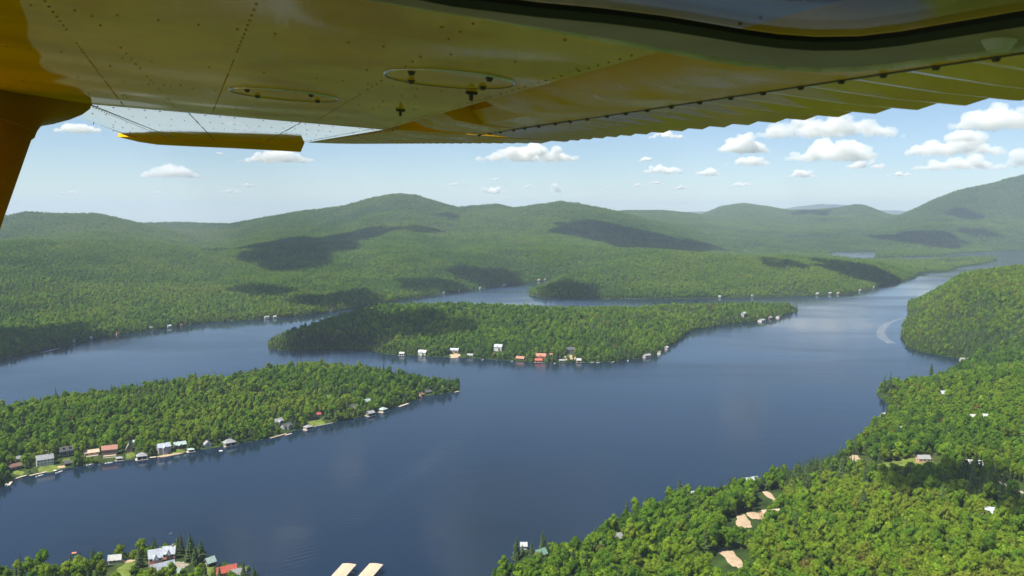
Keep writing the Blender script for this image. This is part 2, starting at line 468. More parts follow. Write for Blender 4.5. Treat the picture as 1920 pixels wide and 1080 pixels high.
def gable(m, w, d, z0, z1, over=0.5, th_=0.22):
    x, y = w / 2 + over, d / 2 + over
    dr = (z1 - z0) / (d / 2) * over
    for s in (-1, 1):
        a = [(-x, s * y, z0 - dr), (x, s * y, z0 - dr), (x, 0, z1), (-x, 0, z1)]
        m.add(a + [(p_[0], p_[1], p_[2] + th_) for p_ in a], [(0, 1, 2, 3), (4, 7, 6, 5), (0, 4, 5, 1), (1, 5, 6, 2), (2, 6, 7, 3), (3, 7, 4, 0)])
def hip(m, w, d, z0, z1, over=0.6):
    x, y = w / 2 + over, d / 2 + over
    k = max(0.3, w / 2 - d / 2)
    m.add([(-x, -y, z0), (x, -y, z0), (x, y, z0), (-x, y, z0), (-k, 0, z1), (k, 0, z1), (-x, -y, z0 - .2), (x, -y, z0 - .2), (x, y, z0 - .2), (-x, y, z0 - .2)],
          [(0, 1, 5, 4), (1, 2, 5), (2, 3, 4, 5), (3, 0, 4), (6, 9, 8, 7), (0, 6, 7, 1), (1, 7, 8, 2), (2, 8, 9, 3), (3, 9, 6, 0)])
def house(name, label, cat, u, v, wpx, wall, roof, hw=3.2, hr=2.4, ratio=0.65, style='gable', turn=0.0, water=False, chim=False, win=3, floors=1, deck=None, boat=False, dormer=False, group=None, clr=None, back=14.0, yaw=None, wing_=False):
    x, y, z = spot(u, v, water)
    w = max(3.0, wpx * math.hypot(x, y) / FPX); d = w * ratio
    if d > 14: d = 14
    yw = (shore_yaw(x, y) if yaw is None else yaw) + turn
    o = empty(name, (x, y, z + (0.5 if water else 0.1)), yw)
    tag(o, label, cat, group)
    h = hw * floors
    wl = MB(); wl.box(-w / 2, w / 2, -d / 2, d / 2, -2.0 if not water else 0.0, h)
    if style == 'gable':
        wl.add([(-w / 2, -d / 2, h), (-w / 2, d / 2, h), (-w / 2, 0, h + hr - .05), (w / 2, -d / 2, h), (w / 2, d / 2, h), (w / 2, 0, h + hr - .05)], [(0, 2, 1), (3, 4, 5), (0, 3, 5, 2), (1, 2, 5, 4)])
    if wing_:
        wl.box(-w * .18, w * .18, -d * .5 - w * .2, -d / 2 + .01, -2.0, h * .9)
    wo = wl.build('wall', WM[wall], o)
    rf = MB(); (gable if style == 'gable' else hip)(rf, w, d, h, h + hr)
    if wing_:
        ww = w * .36 + .8
        a = [(-ww / 2, -d * .5 - w * .2 - .5, h * .86), (0, -d * .5 - w * .2 - .5, h * .9 + hr * .7), (ww / 2, -d * .5 - w * .2 - .5, h * .86), (-ww / 2, 0, h * .86), (0, 0, h * .9 + hr * .7), (ww / 2, 0, h * .86)]
        rf.add(a, [(0, 1, 4, 3), (1, 2, 5, 4), (0, 2, 1), (3, 4, 5), (0, 3, 5, 2)])
    ro = rf.build('roof', RM[roof], o)
    if chim:
        MB().box(w * .22, w * .22 + 1.0, -.5, .5, h + hr * .3, h + hr + 1.3).build('chimney', M_STONE, ro)
    if dormer:
        for q in (-.25, .25):
            MB().prism([(q * w - .9, -d * .36), (q * w + .9, -d * .36), (q * w + .9, -d * .08), (q * w - .9, -d * .08)], h + .4, h + hr * .85).build('dormer', WM[wall], ro)
    for f in range(floors):
        for k in range(win):
            cx = (k + .5) / win * w - w / 2
            zz = f * hw + hw * .38
            wn = MB().box(cx - w / win * .3, cx + w / win * .3, -d / 2 - .06, -d / 2 + .02, zz, zz + hw * .42).build('window', M_TRIM, o)
            MB().box(cx - w / win * .24, cx + w / win * .24, -d / 2 - .09, -d / 2 - .05, zz + .15, zz + hw * .42 - .15).build('pane', M_GLASS, wn)
        for s in (-1, 1):
            zz = f * hw + hw * .38
            wn = MB().box(*sorted((s * (w / 2 - .02), s * (w / 2 + .06))), -d * .2, d * .2, zz, zz + hw * .42).build('window', M_TRIM, o)
            MB().box(*sorted((s * (w / 2 + .05), s * (w / 2 + .09))), -d * .15, d * .15, zz + .15, zz + hw * .42 - .15).build('pane', M_GLASS, wn)
    if boat:
        nb = 2 if w > 8 else 1
        for k in range(nb):
            cx = (k + .5) / nb * w - w / 2
            MB().box(cx - w / nb * .36, cx + w / nb * .36, -d / 2 - .12, -d / 2 - .065, 0.05, hw * .82).build('boat_bay_shade', M_DARK, o)  # black slab on the wall, painted as the shade inside the open bay
        MB().box(-w / 2 - 1.4, w / 2 + 1.4, -d / 2 - 1.0, d / 2, -.45, -.05).build('dock', M_PALEWOOD, o)
        for sx in (-1, 1):
            MB().tube((sx * (w / 2 + .9), -d / 2 - .8, -2.5), (sx * (w / 2 + .9), -d / 2 - .8, .5), .16, .16).build('post', M_WOOD, o)
    if deck:
        for k in range(deck):
            MB().box(-w * .42 - k * .3, w * .42 + k * .3, -d / 2 - 2.6 * (k + 1), -d / 2 - 2.6 * k - .05, -1.5 - 1.1 * k, .25 - 1.1 * k).build('deck', M_PALEWOOD, o)
    clear(x, y, (w * .62 + 2.2) if clr is None else clr, back)
    return o
def patch(name, label, u, v, wpx, dep, m_, lift=0.35, seed=0, noise=.25, ang=None, z=None, clr=True, back=8.0):
    """a lawn, beach or dirt clearing lying on the ground"""
    x, y, _ = hit(u, v)
    w_ = wpx * math.hypot(x, y) / FPX / 2
    a0 = shore_yaw(x, y) if ang is None else ang
    g = np.random.default_rng(seed + int(u) + int(v) * 7)
    k = 18; V = [(x, y, max(ground_z(x, y), 0.05) + lift)]
    for ring in (.5, 1.0):
        for i in range(k):
            t = 2 * math.pi * i / k; rr2 = ring * (1 + noise * g.uniform(-1, 1) * ring)
            lx, ly = w_ * math.cos(t) * rr2, dep / 2 * math.sin(t) * rr2
            px_, py_ = x + lx * math.cos(a0) - ly * math.sin(a0), y + lx * math.sin(a0) + ly * math.cos(a0)
            V.append((px_, py_, max(ground_z(px_, py_), 0.05) + lift - (.3 if ring == 1 else 0)))
    F = [(0, 1 + i, 1 + (i + 1) % k) for i in range(k)] + [(1 + i, 1 + k + i, 1 + k + (i + 1) % k, 1 + (i + 1) % k) for i in range(k)]
    o = link(name, mesh(name, V, F), None, m_)
    tag(o, label, None, None, 'structure')
    if clr:
        nn = max(1, int(w_ / max(dep, 4)))
        for i in range(-nn, nn + 1):
            t = i / nn * w_ * .85
            clear(x + t * math.cos(a0), y + t * math.sin(a0), min(dep * .5, 13), back)
    return o
def dock(label, u, v, length, width=2.2, turn=0.0, m_=None):
    p_ = gpx(u, v)
    o = empty('dock', (p_[0], p_[1], 0), shore_yaw(*p_) + turn)
    tag(o, label, 'dock')
    nb = max(3, int(length / 2.5))
    for i in range(nb):
        MB().box(-length / 2 + i * length / nb + .03, -length / 2 + (i + 1) * length / nb - .03, -width / 2, width / 2, .35, .6).build('plank', m_ or M_PALEWOOD, o)
    for i in range(0, nb + 1, 2):
        for s in (-1, 1):
            q = -length / 2 + i * length / nb
            MB().tube((q, s * (width / 2 - .1), -2.2), (q, s * (width / 2 - .1), .9), .13, .13).build('post', M_WOOD, o)
    return o
M_HULL = plain('white_hull', (0.82, 0.82, 0.80), 0.3, 0.5, 0.05)
M_HULLR = plain('red_hull', (0.6, 0.22, 0.14), 0.4, 0.5, 0.1)
def boat_at(label, x, y, yaw, L=7.0, hull=None, group=None):
    o = empty('motorboat', (x, y, 0), yaw); tag(o, label, 'boat', group)
    st = []
    for t, bw in ((0, .85), (.25, 1.0), (.55, .95), (.8, .6), (1, .06)):
        xx = (t - .5) * L; b = bw * L * .17
        st.append([(xx, -b, .75 + .25 * t), (xx, -b * .6, -.25), (xx, b * .6, -.25), (xx, b, .75 + .25 * t), (xx, b * .8, .8 + .25 * t), (xx, b * .7, .35 + .3 * t), (xx, -b * .7, .35 + .3 * t), (xx, -b * .8, .8 + .25 * t)])
    k = 8; V = [p_ for s in st for p_ in s]; F = [tuple(range(k))[::-1], tuple(range(4 * k, 5 * k))]
    for i in range(4):
        for j in range(k): F.append((i * k + j, i * k + (j + 1) % k, (i + 1) * k + (j + 1) % k, (i + 1) * k + j))
    link('hull', mesh('hull', V, F), o, hull or M_HULL)
    MB().add([(L * .12, -L * .12, .95), (L * .12, L * .12, .95), (L * .02, L * .11, 1.5), (L * .02, -L * .11, 1.5), (L * .14, -L * .12, .95), (L * .14, L * .12, .95), (L * .04, L * .11, 1.5), (L * .04, -L * .11, 1.5)], [(0, 1, 2, 3), (4, 7, 6, 5), (0, 4, 5, 1), (3, 2, 6, 7), (0, 3, 7, 4), (1, 5, 6, 2)]).build('windscreen', M_GLASS, o)
    MB().box(-L * .3, -L * .12, -L * .1, L * .1, .4, .8).build('seat', M_DARK, o)
    MB().box(-L * .56, -L * .49, -.25, .25, .1, 1.1).build('outboard_motor', M_DARK, o)
    return o
def boat(label, u, v, turn=0.0, L=7.0, hull=None, group=None):
    p_ = gpx(u, v); return boat_at(label, p_[0], p_[1], shore_yaw(*p_) + turn, L, hull, group)

# --- the long point, from the left edge of its cottage row
house('cottage', 'low cottage with brown roof and dark walls above a small lawn', 'cottage', 27, 880, 20, 'dark', 'brown', 3.0, 2.2, .55, back=34)
house('cottage', 'small grey-roofed cottage behind the brown-roofed one', 'cottage', 30, 866, 13, 'white', 'grey', 3, 2, .7)
house('lake_house', 'white house with long grey roof above a lawn and dock', 'house', 84, 871, 25, 'white', 'grey', 3.0, 3.4, .55, floors=2, win=5, back=34, chim=True)
house('cottage', 'little brown-roofed cabin behind the white house', 'cabin', 81, 850, 8, 'tan', 'tan', 3, 2, .8)
house('lake_house', 'two-storey dark house with slate roof and dormers', 'house', 125, 855, 20, 'dark', 'dark', 3.0, 3.2, .6, floors=2, dormer=True, back=30)
house('boathouse', 'small dark boathouse below the slate-roofed house', 'boathouse', 127, 874, 10, 'dark', 'dark', 3.0, 2.0, .9, water=True, boat=True)
house('lake_house', 'long tan-roofed house with wooden deck beside the red-brown lodge', 'house', 172, 853, 22, 'tan', 'tan', 3.0, 2.2, .5, deck=1, back=24)
house('lodge', 'large three-storey red-brown lodge above stepped wooden terraces', 'lodge', 206, 852, 24, 'brown', 'redbrown', 2.9, 3.2, .6, floors=2, win=5, deck=3, back=30)
house('boat_shelter', 'tiny grey-roofed boat shelter on the water by the lodge', 'boat shelter', 224, 863, 10, 'white', 'grey', 2.0, 1.4, .8, style='hip', water=True, boat=True)
house('cottage', 'steep A-frame cottage with white gable trim', 'cottage', 242, 846, 12, 'log', 'grey', 2.2, 5.5, .9, turn=R(90), back=22)
house('cottage', 'cabin with bright white roof behind the A-frame', 'cabin', 249, 834, 8, 'white', 'white', 3, 1.6, .8)
house('boathouse', 'white three-bay boathouse with grey hip roof', 'boathouse', 266, 861, 16, 'white', 'grey', 3.4, 3.0, .75, style='hip', water=True, boat=True)
house('lake_house', 'rambling grey house behind the sandy beach', 'house', 307, 848, 21, 'grey', 'blue', 3.0, 3.0, .65, floors=2, win=4, wing_=True, back=26)
house('cottage', 'grey stepped cottage beyond the beach', 'cottage', 337, 838, 20, 'dark', 'teal', 3.0, 2.4, .6, wing_=True, back=24)
house('boathouse', 'low pale boathouse with teal roof', 'boathouse', 358, 847, 10, 'white', 'teal', 2.2, 1.2, .9, style='hip', water=True, boat=True)
house('boathouse', 'gabled white-trimmed boathouse with dark roof', 'boathouse', 389, 838, 13, 'white', 'grey', 3.0, 3.0, .9, turn=R(90), water=True)
house('boathouse', 'wide grey boathouse with wrap-around dock', 'boathouse', 430, 835, 20, 'grey', 'grey', 3.2, 3.2, .7, style='hip', water=True, boat=True)
house('lake_house', 'upper house of the grey twin cottages above the long dock', 'house', 520, 794, 20, 'grey', 'grey', 3, 2.6, .6, wing_=True, back=26)
house('lake_house', 'lower house of the grey twin cottages above the long dock', 'house', 537, 803, 19, 'grey', 'dark', 3, 2.6, .6, wing_=True, back=20)
house('boathouse', 'grey boathouse at the end of the stone sea wall', 'boathouse', 578, 805, 14, 'grey', 'grey', 2.8, 2.0, .75, style='hip', water=True, boat=True)
house('cabin', 'little red-roofed cabin at the back of the round lawn', 'cabin', 597, 781, 8, 'white', 'red', 2.8, 1.8, .8, back=20)
house('lake_house', 'big dark-roofed house hidden among trees beyond the sea wall', 'house', 660, 769, 22, 'log', 'dark', 3.2, 3.4, .65, wing_=True, back=24)
house('lake_house', 'pale grey-green metal roof among the trees uphill of the dark-roofed house', 'house', 686, 757, 20, 'grey', 'teal', 3.2, 2.4, .5, back=14)
house('boathouse', 'dark boathouse with double dock and grey roof below the dark-roofed house', 'boathouse', 694, 779, 14, 'dark', 'grey', 3, 2.2, .8, water=True, boat=True)
house('boathouse', 'square hip-roofed boathouse standing off the shore', 'boathouse', 718, 772, 13, 'grey', 'teal', 3, 2.4, .9, style='hip', water=True, boat=True)
house('boathouse', 'orange-brown boathouse near the tip of the point', 'boathouse', 789, 744, 10, 'tan', 'brown', 2.8, 2.0, .9, water=True, boat=True)
house('boathouse', 'black-roofed boathouse near the tip of the point', 'boathouse', 801, 739, 13, 'dark', 'dark', 3, 2.2, .8, water=True, boat=True)
house('cabin', 'cabin with pale roof in the middle of the wooded point', 'cabin', 610, 750, 13, 'white', 'grey', 3, 2, .7, back=20)
house('cottage', 'small white-roofed cottage by the lawn at the tip of the point', 'cottage', 811, 717, 9, 'white', 'white', 3, 2, .8, back=16)
patch('lawn', 'small lawn before the brown-roofed cottage', 34, 887, 16, 12, M_LAWN)
patch('lawn', 'wide lawn before the white house', 90, 879, 36, 17, M_LAWN, back=10)
patch('beach', 'short strip of sand beside the dark boathouse', 114, 876, 14, 5, M_SAND)
patch('lawn', 'lawn below the slate-roofed house', 126, 865, 15, 16, M_LAWN)
patch('lawn', 'grass bank below the A-frame cottage', 244, 853, 16, 15, M_LAWN)
patch('beach', 'long sandy beach before the grey house', 320, 853, 48, 7, M_SAND)
patch('lawn', 'grass above the sandy beach', 330, 847, 32, 12, M_LAWN)
patch('lawn', 'round lawn behind the stone sea wall', 595, 793, 32, 22, M_LAWN)
patch('dirt_clearing', 'pale bare clearing in the woods of the point', 487, 740, 24, 16, M_SAND, back=22)
patch('driveway', 'pale driveway strip through the woods of the point', 644, 748, 6, 34, M_SAND, back=14)
patch('dirt_clearing', 'pale parking patch near the tip of the point', 778, 733, 16, 12, M_SAND, back=14)
patch('lawn', 'open lawn at the tip of the point', 823, 723, 26, 20, M_LAWN, back=18)
MBs = MB()
sa, sb = gpx(590, 801), gpx(624, 794)
tv = (sb - sa) / np.linalg.norm(sb - sa)
o = empty('sea_wall', ((sa[0] + sb[0]) / 2, (sa[1] + sb[1]) / 2, 0), math.atan2(tv[1], tv[0]))
tag(o, 'low pale stone sea wall along the round lawn', 'sea wall')
LW = float(np.linalg.norm(sb - sa)); nbk = 14
for i in range(nbk):
    MB().box(-LW / 2 + i * LW / nbk + .04, -LW / 2 + (i + 1) * LW / nbk - .04, -.8, .8, -1.5, 1.05 + random.uniform(-.08, .08)).build('stone', M_STONE, o)
dock('long grey dock below the twin grey cottages', 522, 818, 22, 3, m_=M_WOOD)
dock('pale dock beside the small lawn', 36, 896, 14)
dock('dock with a white boat below the white house', 72, 889, 15)
dock('dock beside the white three-bay boathouse', 280, 859, 12, 3)
dock('long low dock near the orange-brown boathouse', 757, 760, 20, 3)
dock('tan dock at the left end of the cottage row', 19, 907, 13, turn=R(20))
dock('small dock at the very tip of the point', 857, 735, 9)
dock('pale swimming platform below the round lawn', 541, 815, 9)
for lab, u, v, tn in (('white motorboat at the dock below the white house', 74, 893, 0.1), ('white boat moored off the strip of sand', 111, 886, .4), ('white motorboat below the long tan-roofed house', 169, 872, .2), ('white motorboat tied below the terraced lodge', 204, 869, 0), ('white boat at the dock left of the cottage row', 12, 910, .6)):
    boat(lab, u, v, tn, 7.5)
def raft(label, u, v, col, sz=3.2):
    p_ = gpx(u, v); o = empty('swim_raft', (p_[0], p_[1], 0), .4); tag(o, label, 'raft')
    for k in range(4): MB().box(-sz / 2, sz / 2, -sz / 2 + k * sz / 4 + .02, -sz / 2 + (k + 1) * sz / 4 - .02, .35, .6).build('plank', col, o)
    for s in (-1, 1): MB().tube((-sz / 2, s * sz * .3, .1), (sz / 2, s * sz * .3, .1), .28, .28, 8).build('float', M_HULL, o)
raft('white swimming raft off the wide grey boathouse', 414, 846, M_TRIM)
raft('white swimming raft off the wide lawn', 103, 883, M_TRIM, 2.4)

# --- mid-lake island
house('boathouse', 'small white boathouse at the west end of the island shore', 'boathouse', 754, 666, 9.0, 'white', 'white', 3, 2, .8, water=True, boat=True)
house('lake_house', 'white house with tall gables on the island shore', 'house', 793, 664, 16.4, 'white', 'white', 3.4, 3.5, .6, wing_=True, back=24)
house('lake_house', 'grey-roofed house above a tan slope on the island', 'house', 852, 660, 15.6, 'tan', 'blue', 3.4, 3, .6, wing_=True, back=40)
house('boathouse', 'grey and white boathouse in the shade of island trees', 'boathouse', 882, 669.5, 10.7, 'white', 'grey', 3, 2.4, .7, water=True, boat=True)
house('mansion', 'large pale grey house set back on the island slope', 'house', 935, 657, 15.6, 'white', 'blue', 3.2, 4, .6, floors=2, win=6, wing_=True, back=64, clr=17)
house('boathouse', 'orange-roofed boathouse on the island shore', 'boathouse', 976, 675.5, 16.4, 'red', 'orange', 3.2, 3, .5, water=True, boat=True)
house('lodge', 'largest red-roofed building of the red cluster on the island', 'lodge', 1014, 671, 19.7, 'red', 'orange', 3.4, 4, .5, win=6, wing_=True, back=22)
house('boathouse', 'red boathouse before the red cluster on the island', 'boathouse', 1010, 679, 13.1, 'red', 'red', 3, 2.6, .5, water=True, boat=True)
house('cabin', 'small red cabin beside the red cluster on the island', 'cabin', 1032, 669, 7.4, 'pink', 'orange', 3, 2.4, .8, back=20)
house('lodge', 'dark lodge at the top of a bare tan slope on the island', 'lodge', 1070, 662, 14.8, 'dark', 'dark', 3.2, 3.4, .6, floors=2, back=50)
house('boathouse', 'low boathouse with pale roof below the dark lodge', 'boathouse', 1054, 679, 10.7, 'tan', 'grey', 2.6, 1.6, .6, water=True, boat=True)
house('boathouse', 'pink-walled boathouse with white roof on the island', 'boathouse', 1085, 679, 8.2, 'pink', 'white', 3, 2.6, .8, water=True, boat=True)
house('boathouse', 'long grey boathouse near the bend of the island shore', 'boathouse', 1213, 670, 15.6, 'grey', 'grey', 3, 2.4, .45, water=True, boat=True)
house('boathouse', 'small grey boathouse just past the bend of the island shore', 'boathouse', 1236, 664, 7.4, 'white', 'grey', 3, 2, .8, water=True, boat=True)
house('boathouse', 'pale boathouse on the stony side of the island', 'boathouse', 1249, 655, 9.8, 'grey', 'white', 3, 2, .7, water=True, boat=True)
house('lake_house', 'grey-green house among trees near the pointed east tip of the island', 'house', 1394, 594, 11.5, 'grey', 'teal', 4, 3, .6, floors=2, back=60)
house('boathouse', 'first boathouse back from the pointed east tip of the island', 'boathouse', 1460, 596, 9.8, 'white', 'dark', 3, 2.4, .7, water=True, boat=True)
house('boathouse', 'second boathouse back from the pointed east tip of the island', 'boathouse', 1428, 603, 11.5, 'white', 'grey', 3, 2.4, .7, water=True, boat=True)
house('cottage', 'brown cottage between the two boathouses near the east tip', 'cottage', 1443, 598, 8.2, 'brown', 'grey', 3, 2.4, .7, back=18)
patch('lawn', 'tan slope below the grey-roofed island house', 854, 667, 20, 26, M_SAND, back=6)
patch('lawn', 'lawn below the large pale grey island house', 938, 664, 14, 22, M_LAWN, back=30)
patch('dirt_clearing', 'bare tan slope below the dark island lodge', 1069, 671, 20, 40, M_SAND, back=10)
dock('white dock left of the orange-roofed boathouse', 957, 674, 14, 3, m_=M_TRIM)
for k, (u, v) in enumerate(((1110, 680), (1121, 680.5), (1149, 679.5), (1177, 677), (1040, 682), (905, 675), (960, 678))):
    boat('small white boat moored along the island shore', u, v, .3 * k, 7.0, None, 'boats along the island shore')

# --- far mainland cottages, a few pixels each
for k, (u, v, wpx) in enumerate(((138, 643, 5), (170, 637, 5), (220, 629, 4), (282, 618, 6), (317, 615, 7), (340, 612, 4), (500, 598, 8), (515, 597, 5), (620, 585, 4))):
    house('cottage', 'tiny pale cottage at the foot of the long western hillside', 'cottage', u, v - 1, wpx, ('white', 'grey', 'tan')[k % 3], ('grey', 'white', 'brown')[k % 3], 3.0, 2.2, .6, group='cottages on the western shore', back=12, win=2)
for k, (u, v, wpx) in enumerate(((832, 551, 6), (860, 548, 4), (900, 542, 4), (945, 537, 6), (1010, 527, 5), (1022, 526, 4))):
    house('cottage', 'tiny white cottage along the narrow inlet', 'cottage', u, v - .8, wpx, ('white', 'grey')[k % 2], ('white', 'tan', 'grey')[k % 3], 3.2, 2.4, .6, group='cottages along the inlet', back=14, win=2)
for lab, u, v, wpx, rf in (('single bright white boathouse on the far wooded peninsula', 1349, 558.5, 7, 'white'), ('grey cottage on the far wooded peninsula', 1410, 557, 6, 'grey'), ('western of the row of cottages on the far peninsula', 1532, 553, 8, 'white'), ('middle one of the row of cottages on the far peninsula', 1556, 552, 9, 'white'), ('eastern of the row of cottages on the far peninsula', 1571, 552, 7, 'tan'), ('pale sprawling cottage by the cove of the far peninsula', 1612, 546, 12, 'grey'), ('last small cottage of the far peninsula', 1638, 540, 6, 'white')):
    house('cottage', lab, 'cottage', u, v - .6, wpx * .55, 'grey', rf, 3.2, 2.6, .6, back=14, win=2)

# --- wooded right bank
house('cottage', 'cottage with mint green roof on the tip of the near wood', 'cottage', 1013, 1046, 22, 'log', 'green', 3.2, 3.0, .7, yaw=R(35), clr=9, back=16)
house('boathouse', 'white-roofed boathouse hidden behind the green-roofed cottage', 'boathouse', 982, 1030, 12, 'white', 'white', 3, 2, .7, clr=7, back=10)
house('lake_house', 'green-grey roofed house half hidden behind the tall lone conifer', 'house', 1290, 938, 24, 'grey', 'teal', 4.0, 3.4, .6, yaw=R(10), clr=9, back=26)
house('lake_house', 'house with wide blue-grey roof beneath tall pines on the bank', 'house', 1405, 912, 34, 'grey', 'blue', 4.5, 3.6, .6, yaw=R(25), clr=11, back=30)
house('cabin', 'cabin with pale shingled roof deep in the near wood', 'cabin', 1157, 1017, 20, 'tan', 'grey', 4, 3, .6, yaw=R(20), clr=7, back=26)
house('lake_house', 'house with broad tan roof beside the sandy clearing', 'house', 1444, 973, 34, 'tan', 'tan', 4, 3.2, .55, yaw=R(12), clr=11, back=30)
house('cottage', 'pink-grey cottage at the edge of the long lawn', 'cottage', 1731, 866, 20, 'pink', 'grey', 3.6, 2.6, .6, yaw=R(0), clr=9, back=24)
house('lake_house', 'long house with gleaming white roof in the dark pines', 'house', 1822, 876, 30, 'white', 'white', 3.6, 2.6, .5, yaw=R(-18), clr=12, back=34)
house('lake_house', 'cross-gabled house with silver roof deep in the wood', 'house', 1845, 968, 30, 'grey', 'blue', 4, 3.4, .7, yaw=R(-25), clr=11, back=30, wing_=True)
house('cottage', 'round-ended cream shed, left of a pair on the wooded peninsula', 'shed', 1824, 788, 10, 'white', 'white', 3.6, 2.6, .8, yaw=R(0), clr=7, back=24)
house('cottage', 'boxy cream cottage, right of a pair on the wooded peninsula', 'cottage', 1844, 788, 15, 'white', 'white', 3.8, 2.8, .7, yaw=R(0), clr=7, back=24)
house('boathouse', 'white boathouse in the little cove of the wooded peninsula', 'boathouse', 1657, 783, 11, 'white', 'white', 3.2, 2.4, .7, yaw=R(30), clr=6, back=16)
house('cottage', 'grey-roofed cottage behind the little cove', 'cottage', 1692, 811, 15, 'grey', 'grey', 4, 3, .7, yaw=R(10), clr=7, back=22)
house('lake_house', 'grey house with chimney in the middle of the wooded peninsula', 'house', 1774, 743, 22, 'grey', 'blue', 4, 3, .6, yaw=R(5), chim=True, clr=9, back=30)
house('boathouse', 'grey-roofed boathouse at the head of the shaded bay', 'boathouse', 1807, 678, 12, 'tan', 'grey', 3.2, 2.6, .8, yaw=R(-10), clr=9, back=34)
house('cabin', 'pale-roofed cabin in the shaded part of the near wood', 'cabin', 1550, 908, 17, 'tan', 'grey', 3.6, 2.4, .6, yaw=R(0), clr=6, back=22)
patch('lawn', 'long sunlit lawn in the wood', 1698, 867, 95, 34, M_LAWN, back=100, ang=0.0)
patch('dirt_road', 'sandy clearing, upper end, beside the tan-roofed house', 1394, 978, 26, 38, M_SAND, ang=R(-10), back=75)
patch('dirt_road', 'sandy track, lower end, in the near wood', 1370, 1044, 28, 46, M_SAND, ang=R(5), back=75)
patch('dirt_road', 'sandy bend above the tan-roofed house', 1441, 928, 13, 38, M_SAND, ang=0.0, back=75)
patch('dirt_road', 'pinkish gravel yard near the long lawn', 1603, 859, 16, 26, M_SAND, ang=R(-15), back=75)
patch('dirt_road', 'sandy yard left of the tan-roofed house', 1412, 966, 26, 20, M_SAND, ang=0.0, back=75)
patch('dirt_road', 'narrow pale road among the dark pines', 1892, 912, 7, 70, M_ROAD, ang=R(4), back=75)

# --- near shore, lower left: the pink lodge and its neighbours
house('cabin', 'cross-gabled cottage with pale grey roof, pink walls and a chimney on the lodge point', 'cottage', 318, 1046, 20, 'pink', 'blue', 4.2, 4.0, .75, yaw=R(10), chim=True, wing_=True, clr=9, back=8)
house('lodge', 'pink lodge wing with steep grey gables', 'lodge', 292, 1064, 22, 'pink', 'blue', 4.0, 4.4, .8, floors=2, yaw=R(25), wing_=True, clr=10, back=12, win=3)
house('lodge', 'long lodge hall with dark red gable end and grey roof', 'lodge', 305, 1078, 40, 'red', 'blue', 4.0, 4.4, .4, yaw=R(38), clr=14, back=22, win=6)
house('lodge', 'low grey annex alongside the lodge hall', 'lodge', 329, 1084, 26, 'tan', 'teal', 3.4, 2.4, .5, yaw=R(38), clr=10, back=14)
house('boathouse', 'dark green-roofed boathouse with a wide opening by the lodge point', 'boathouse', 394, 1061, 16, 'dark', 'teal', 3.2, 2.8, .8, yaw=R(50), boat=True, clr=9, back=8)
house('lake_house', 'long house with bright red roof on the near shore', 'house', 425, 1080, 34, 'red', 'red', 3.6, 3.2, .4, yaw=R(32), clr=11, back=16)
house('lake_house', 'house with plain grey roof behind the red one', 'house', 446, 1084, 26, 'grey', 'grey', 3.4, 2.8, .6, yaw=R(32), clr=9, back=12)
house('boathouse', 'tan-roofed shore cabin beside the green lawn', 'cabin', 216, 1056, 20, 'white', 'white', 3.2, 2.6, .5, yaw=R(15), clr=9, back=16)
patch('lawn', 'vivid green lawn beside the pink lodge', 236, 1070, 36, 40, M_LAWN, back=20, ang=0.2)
patch('beach', 'tan shore strip before the green lawn', 240, 1052, 32, 7, M_SAND, ang=0.25, back=6)
patch('lawn', 'lawn and bare ground between the boathouse and the red roof', 385, 1070, 36, 22, M_LAWN, ang=0.3, back=14)
patch('courtyard', 'pale paved yard of the pink lodge', 338, 1060, 26, 14, M_ROAD, ang=0.4, back=10)
raft('small orange-red raft off the near shore', 139, 1038, M_HULLR, 3.0)
boat('tiny white boat off the lodge point', 320, 1002, .8, 3.0)
p_ = gpx(140, 1064); 

# --- two covered docks
def covered(u0, u1, v, label, group=None):
    a, b = gpx(u0, v, 4.6), gpx(u1, v, 4.6)
    lo = gpx(u0 - 21, v + 23, 4.6)
    ax_ = (lo - a) / np.linalg.norm(lo - a)
    wv_ = b - a; wid = float(np.linalg.norm(wv_))
    ang = math.atan2(-ax_[1], -ax_[0]) - math.pi / 2
    n_ = np.array([math.cos(ang), math.sin(ang)])
    wid = abs(float(wv_ @ n_))
    c = (a + b) / 2
    o = empty('covered_dock', (c[0], c[1], 0), ang); tag(o, label, 'covered dock', group)
    L = 62.0; m = MB()
    x = wid / 2
    npan = 16
    rf = None
    for i in range(npan):
        y0, y1 = -L * (i + 1) / npan + .03, -L * i / npan - .03
        for s in (-1, 1):
            q = [(0, y0, 5.0), (0, y1, 5.0), (s * x, y1, 4.55), (s * x, y0, 4.55)]
            MB().add(q + [(p_[0], p_[1], p_[2] - .12) for p_ in q], [(0, 1, 2, 3), (4, 7, 6, 5), (0, 4, 5, 1), (1, 5, 6, 2), (2, 6, 7, 3), (3, 7, 4, 0)]).build('roof_panel', RM['tan'], o)
    for s in (-1, 1): MB().box(*sorted((s * (x - .02), s * (x + .1))), -L, 0, 4.15, 4.5).build('fascia', M_TRIM, o)
    MB().box(-x, x, -.05, .08, 4.2, 4.53).build('fascia', WM['brown'], o)
    for i in range(9):
        for s in (-1, 1): MB().tube((s * (x - .4), -.6 - i * 7.6, -2), (s * (x - .4), -.6 - i * 7.6, 4.5), .12, .12).build('post', M_WOOD, o)
    MB().box(-1.0, 1.0, -L, -.3, .4, .65).build('walkway', M_WOOD, o)
    R_ = Matrix.Rotation(ang, 2)
    for i in range(5):
        for s in (-1, 1):
            if random.random() < .15: continue
            q = R_ @ Vector((s * (x - 2.6), -4 - i * 9.5))
            boat_at('white motorboat berthed under the ' + group_word, c[0] + q.x, c[1] + q.y, ang + (0 if s > 0 else math.pi), 6.4, None, 'boats under the ' + group_word)
    return o
group_word = 'tan-roofed dock nearer the lodge'
covered(642, 668.5, 1057, 'long tan-roofed covered dock on posts, the one nearer the red-roofed house')
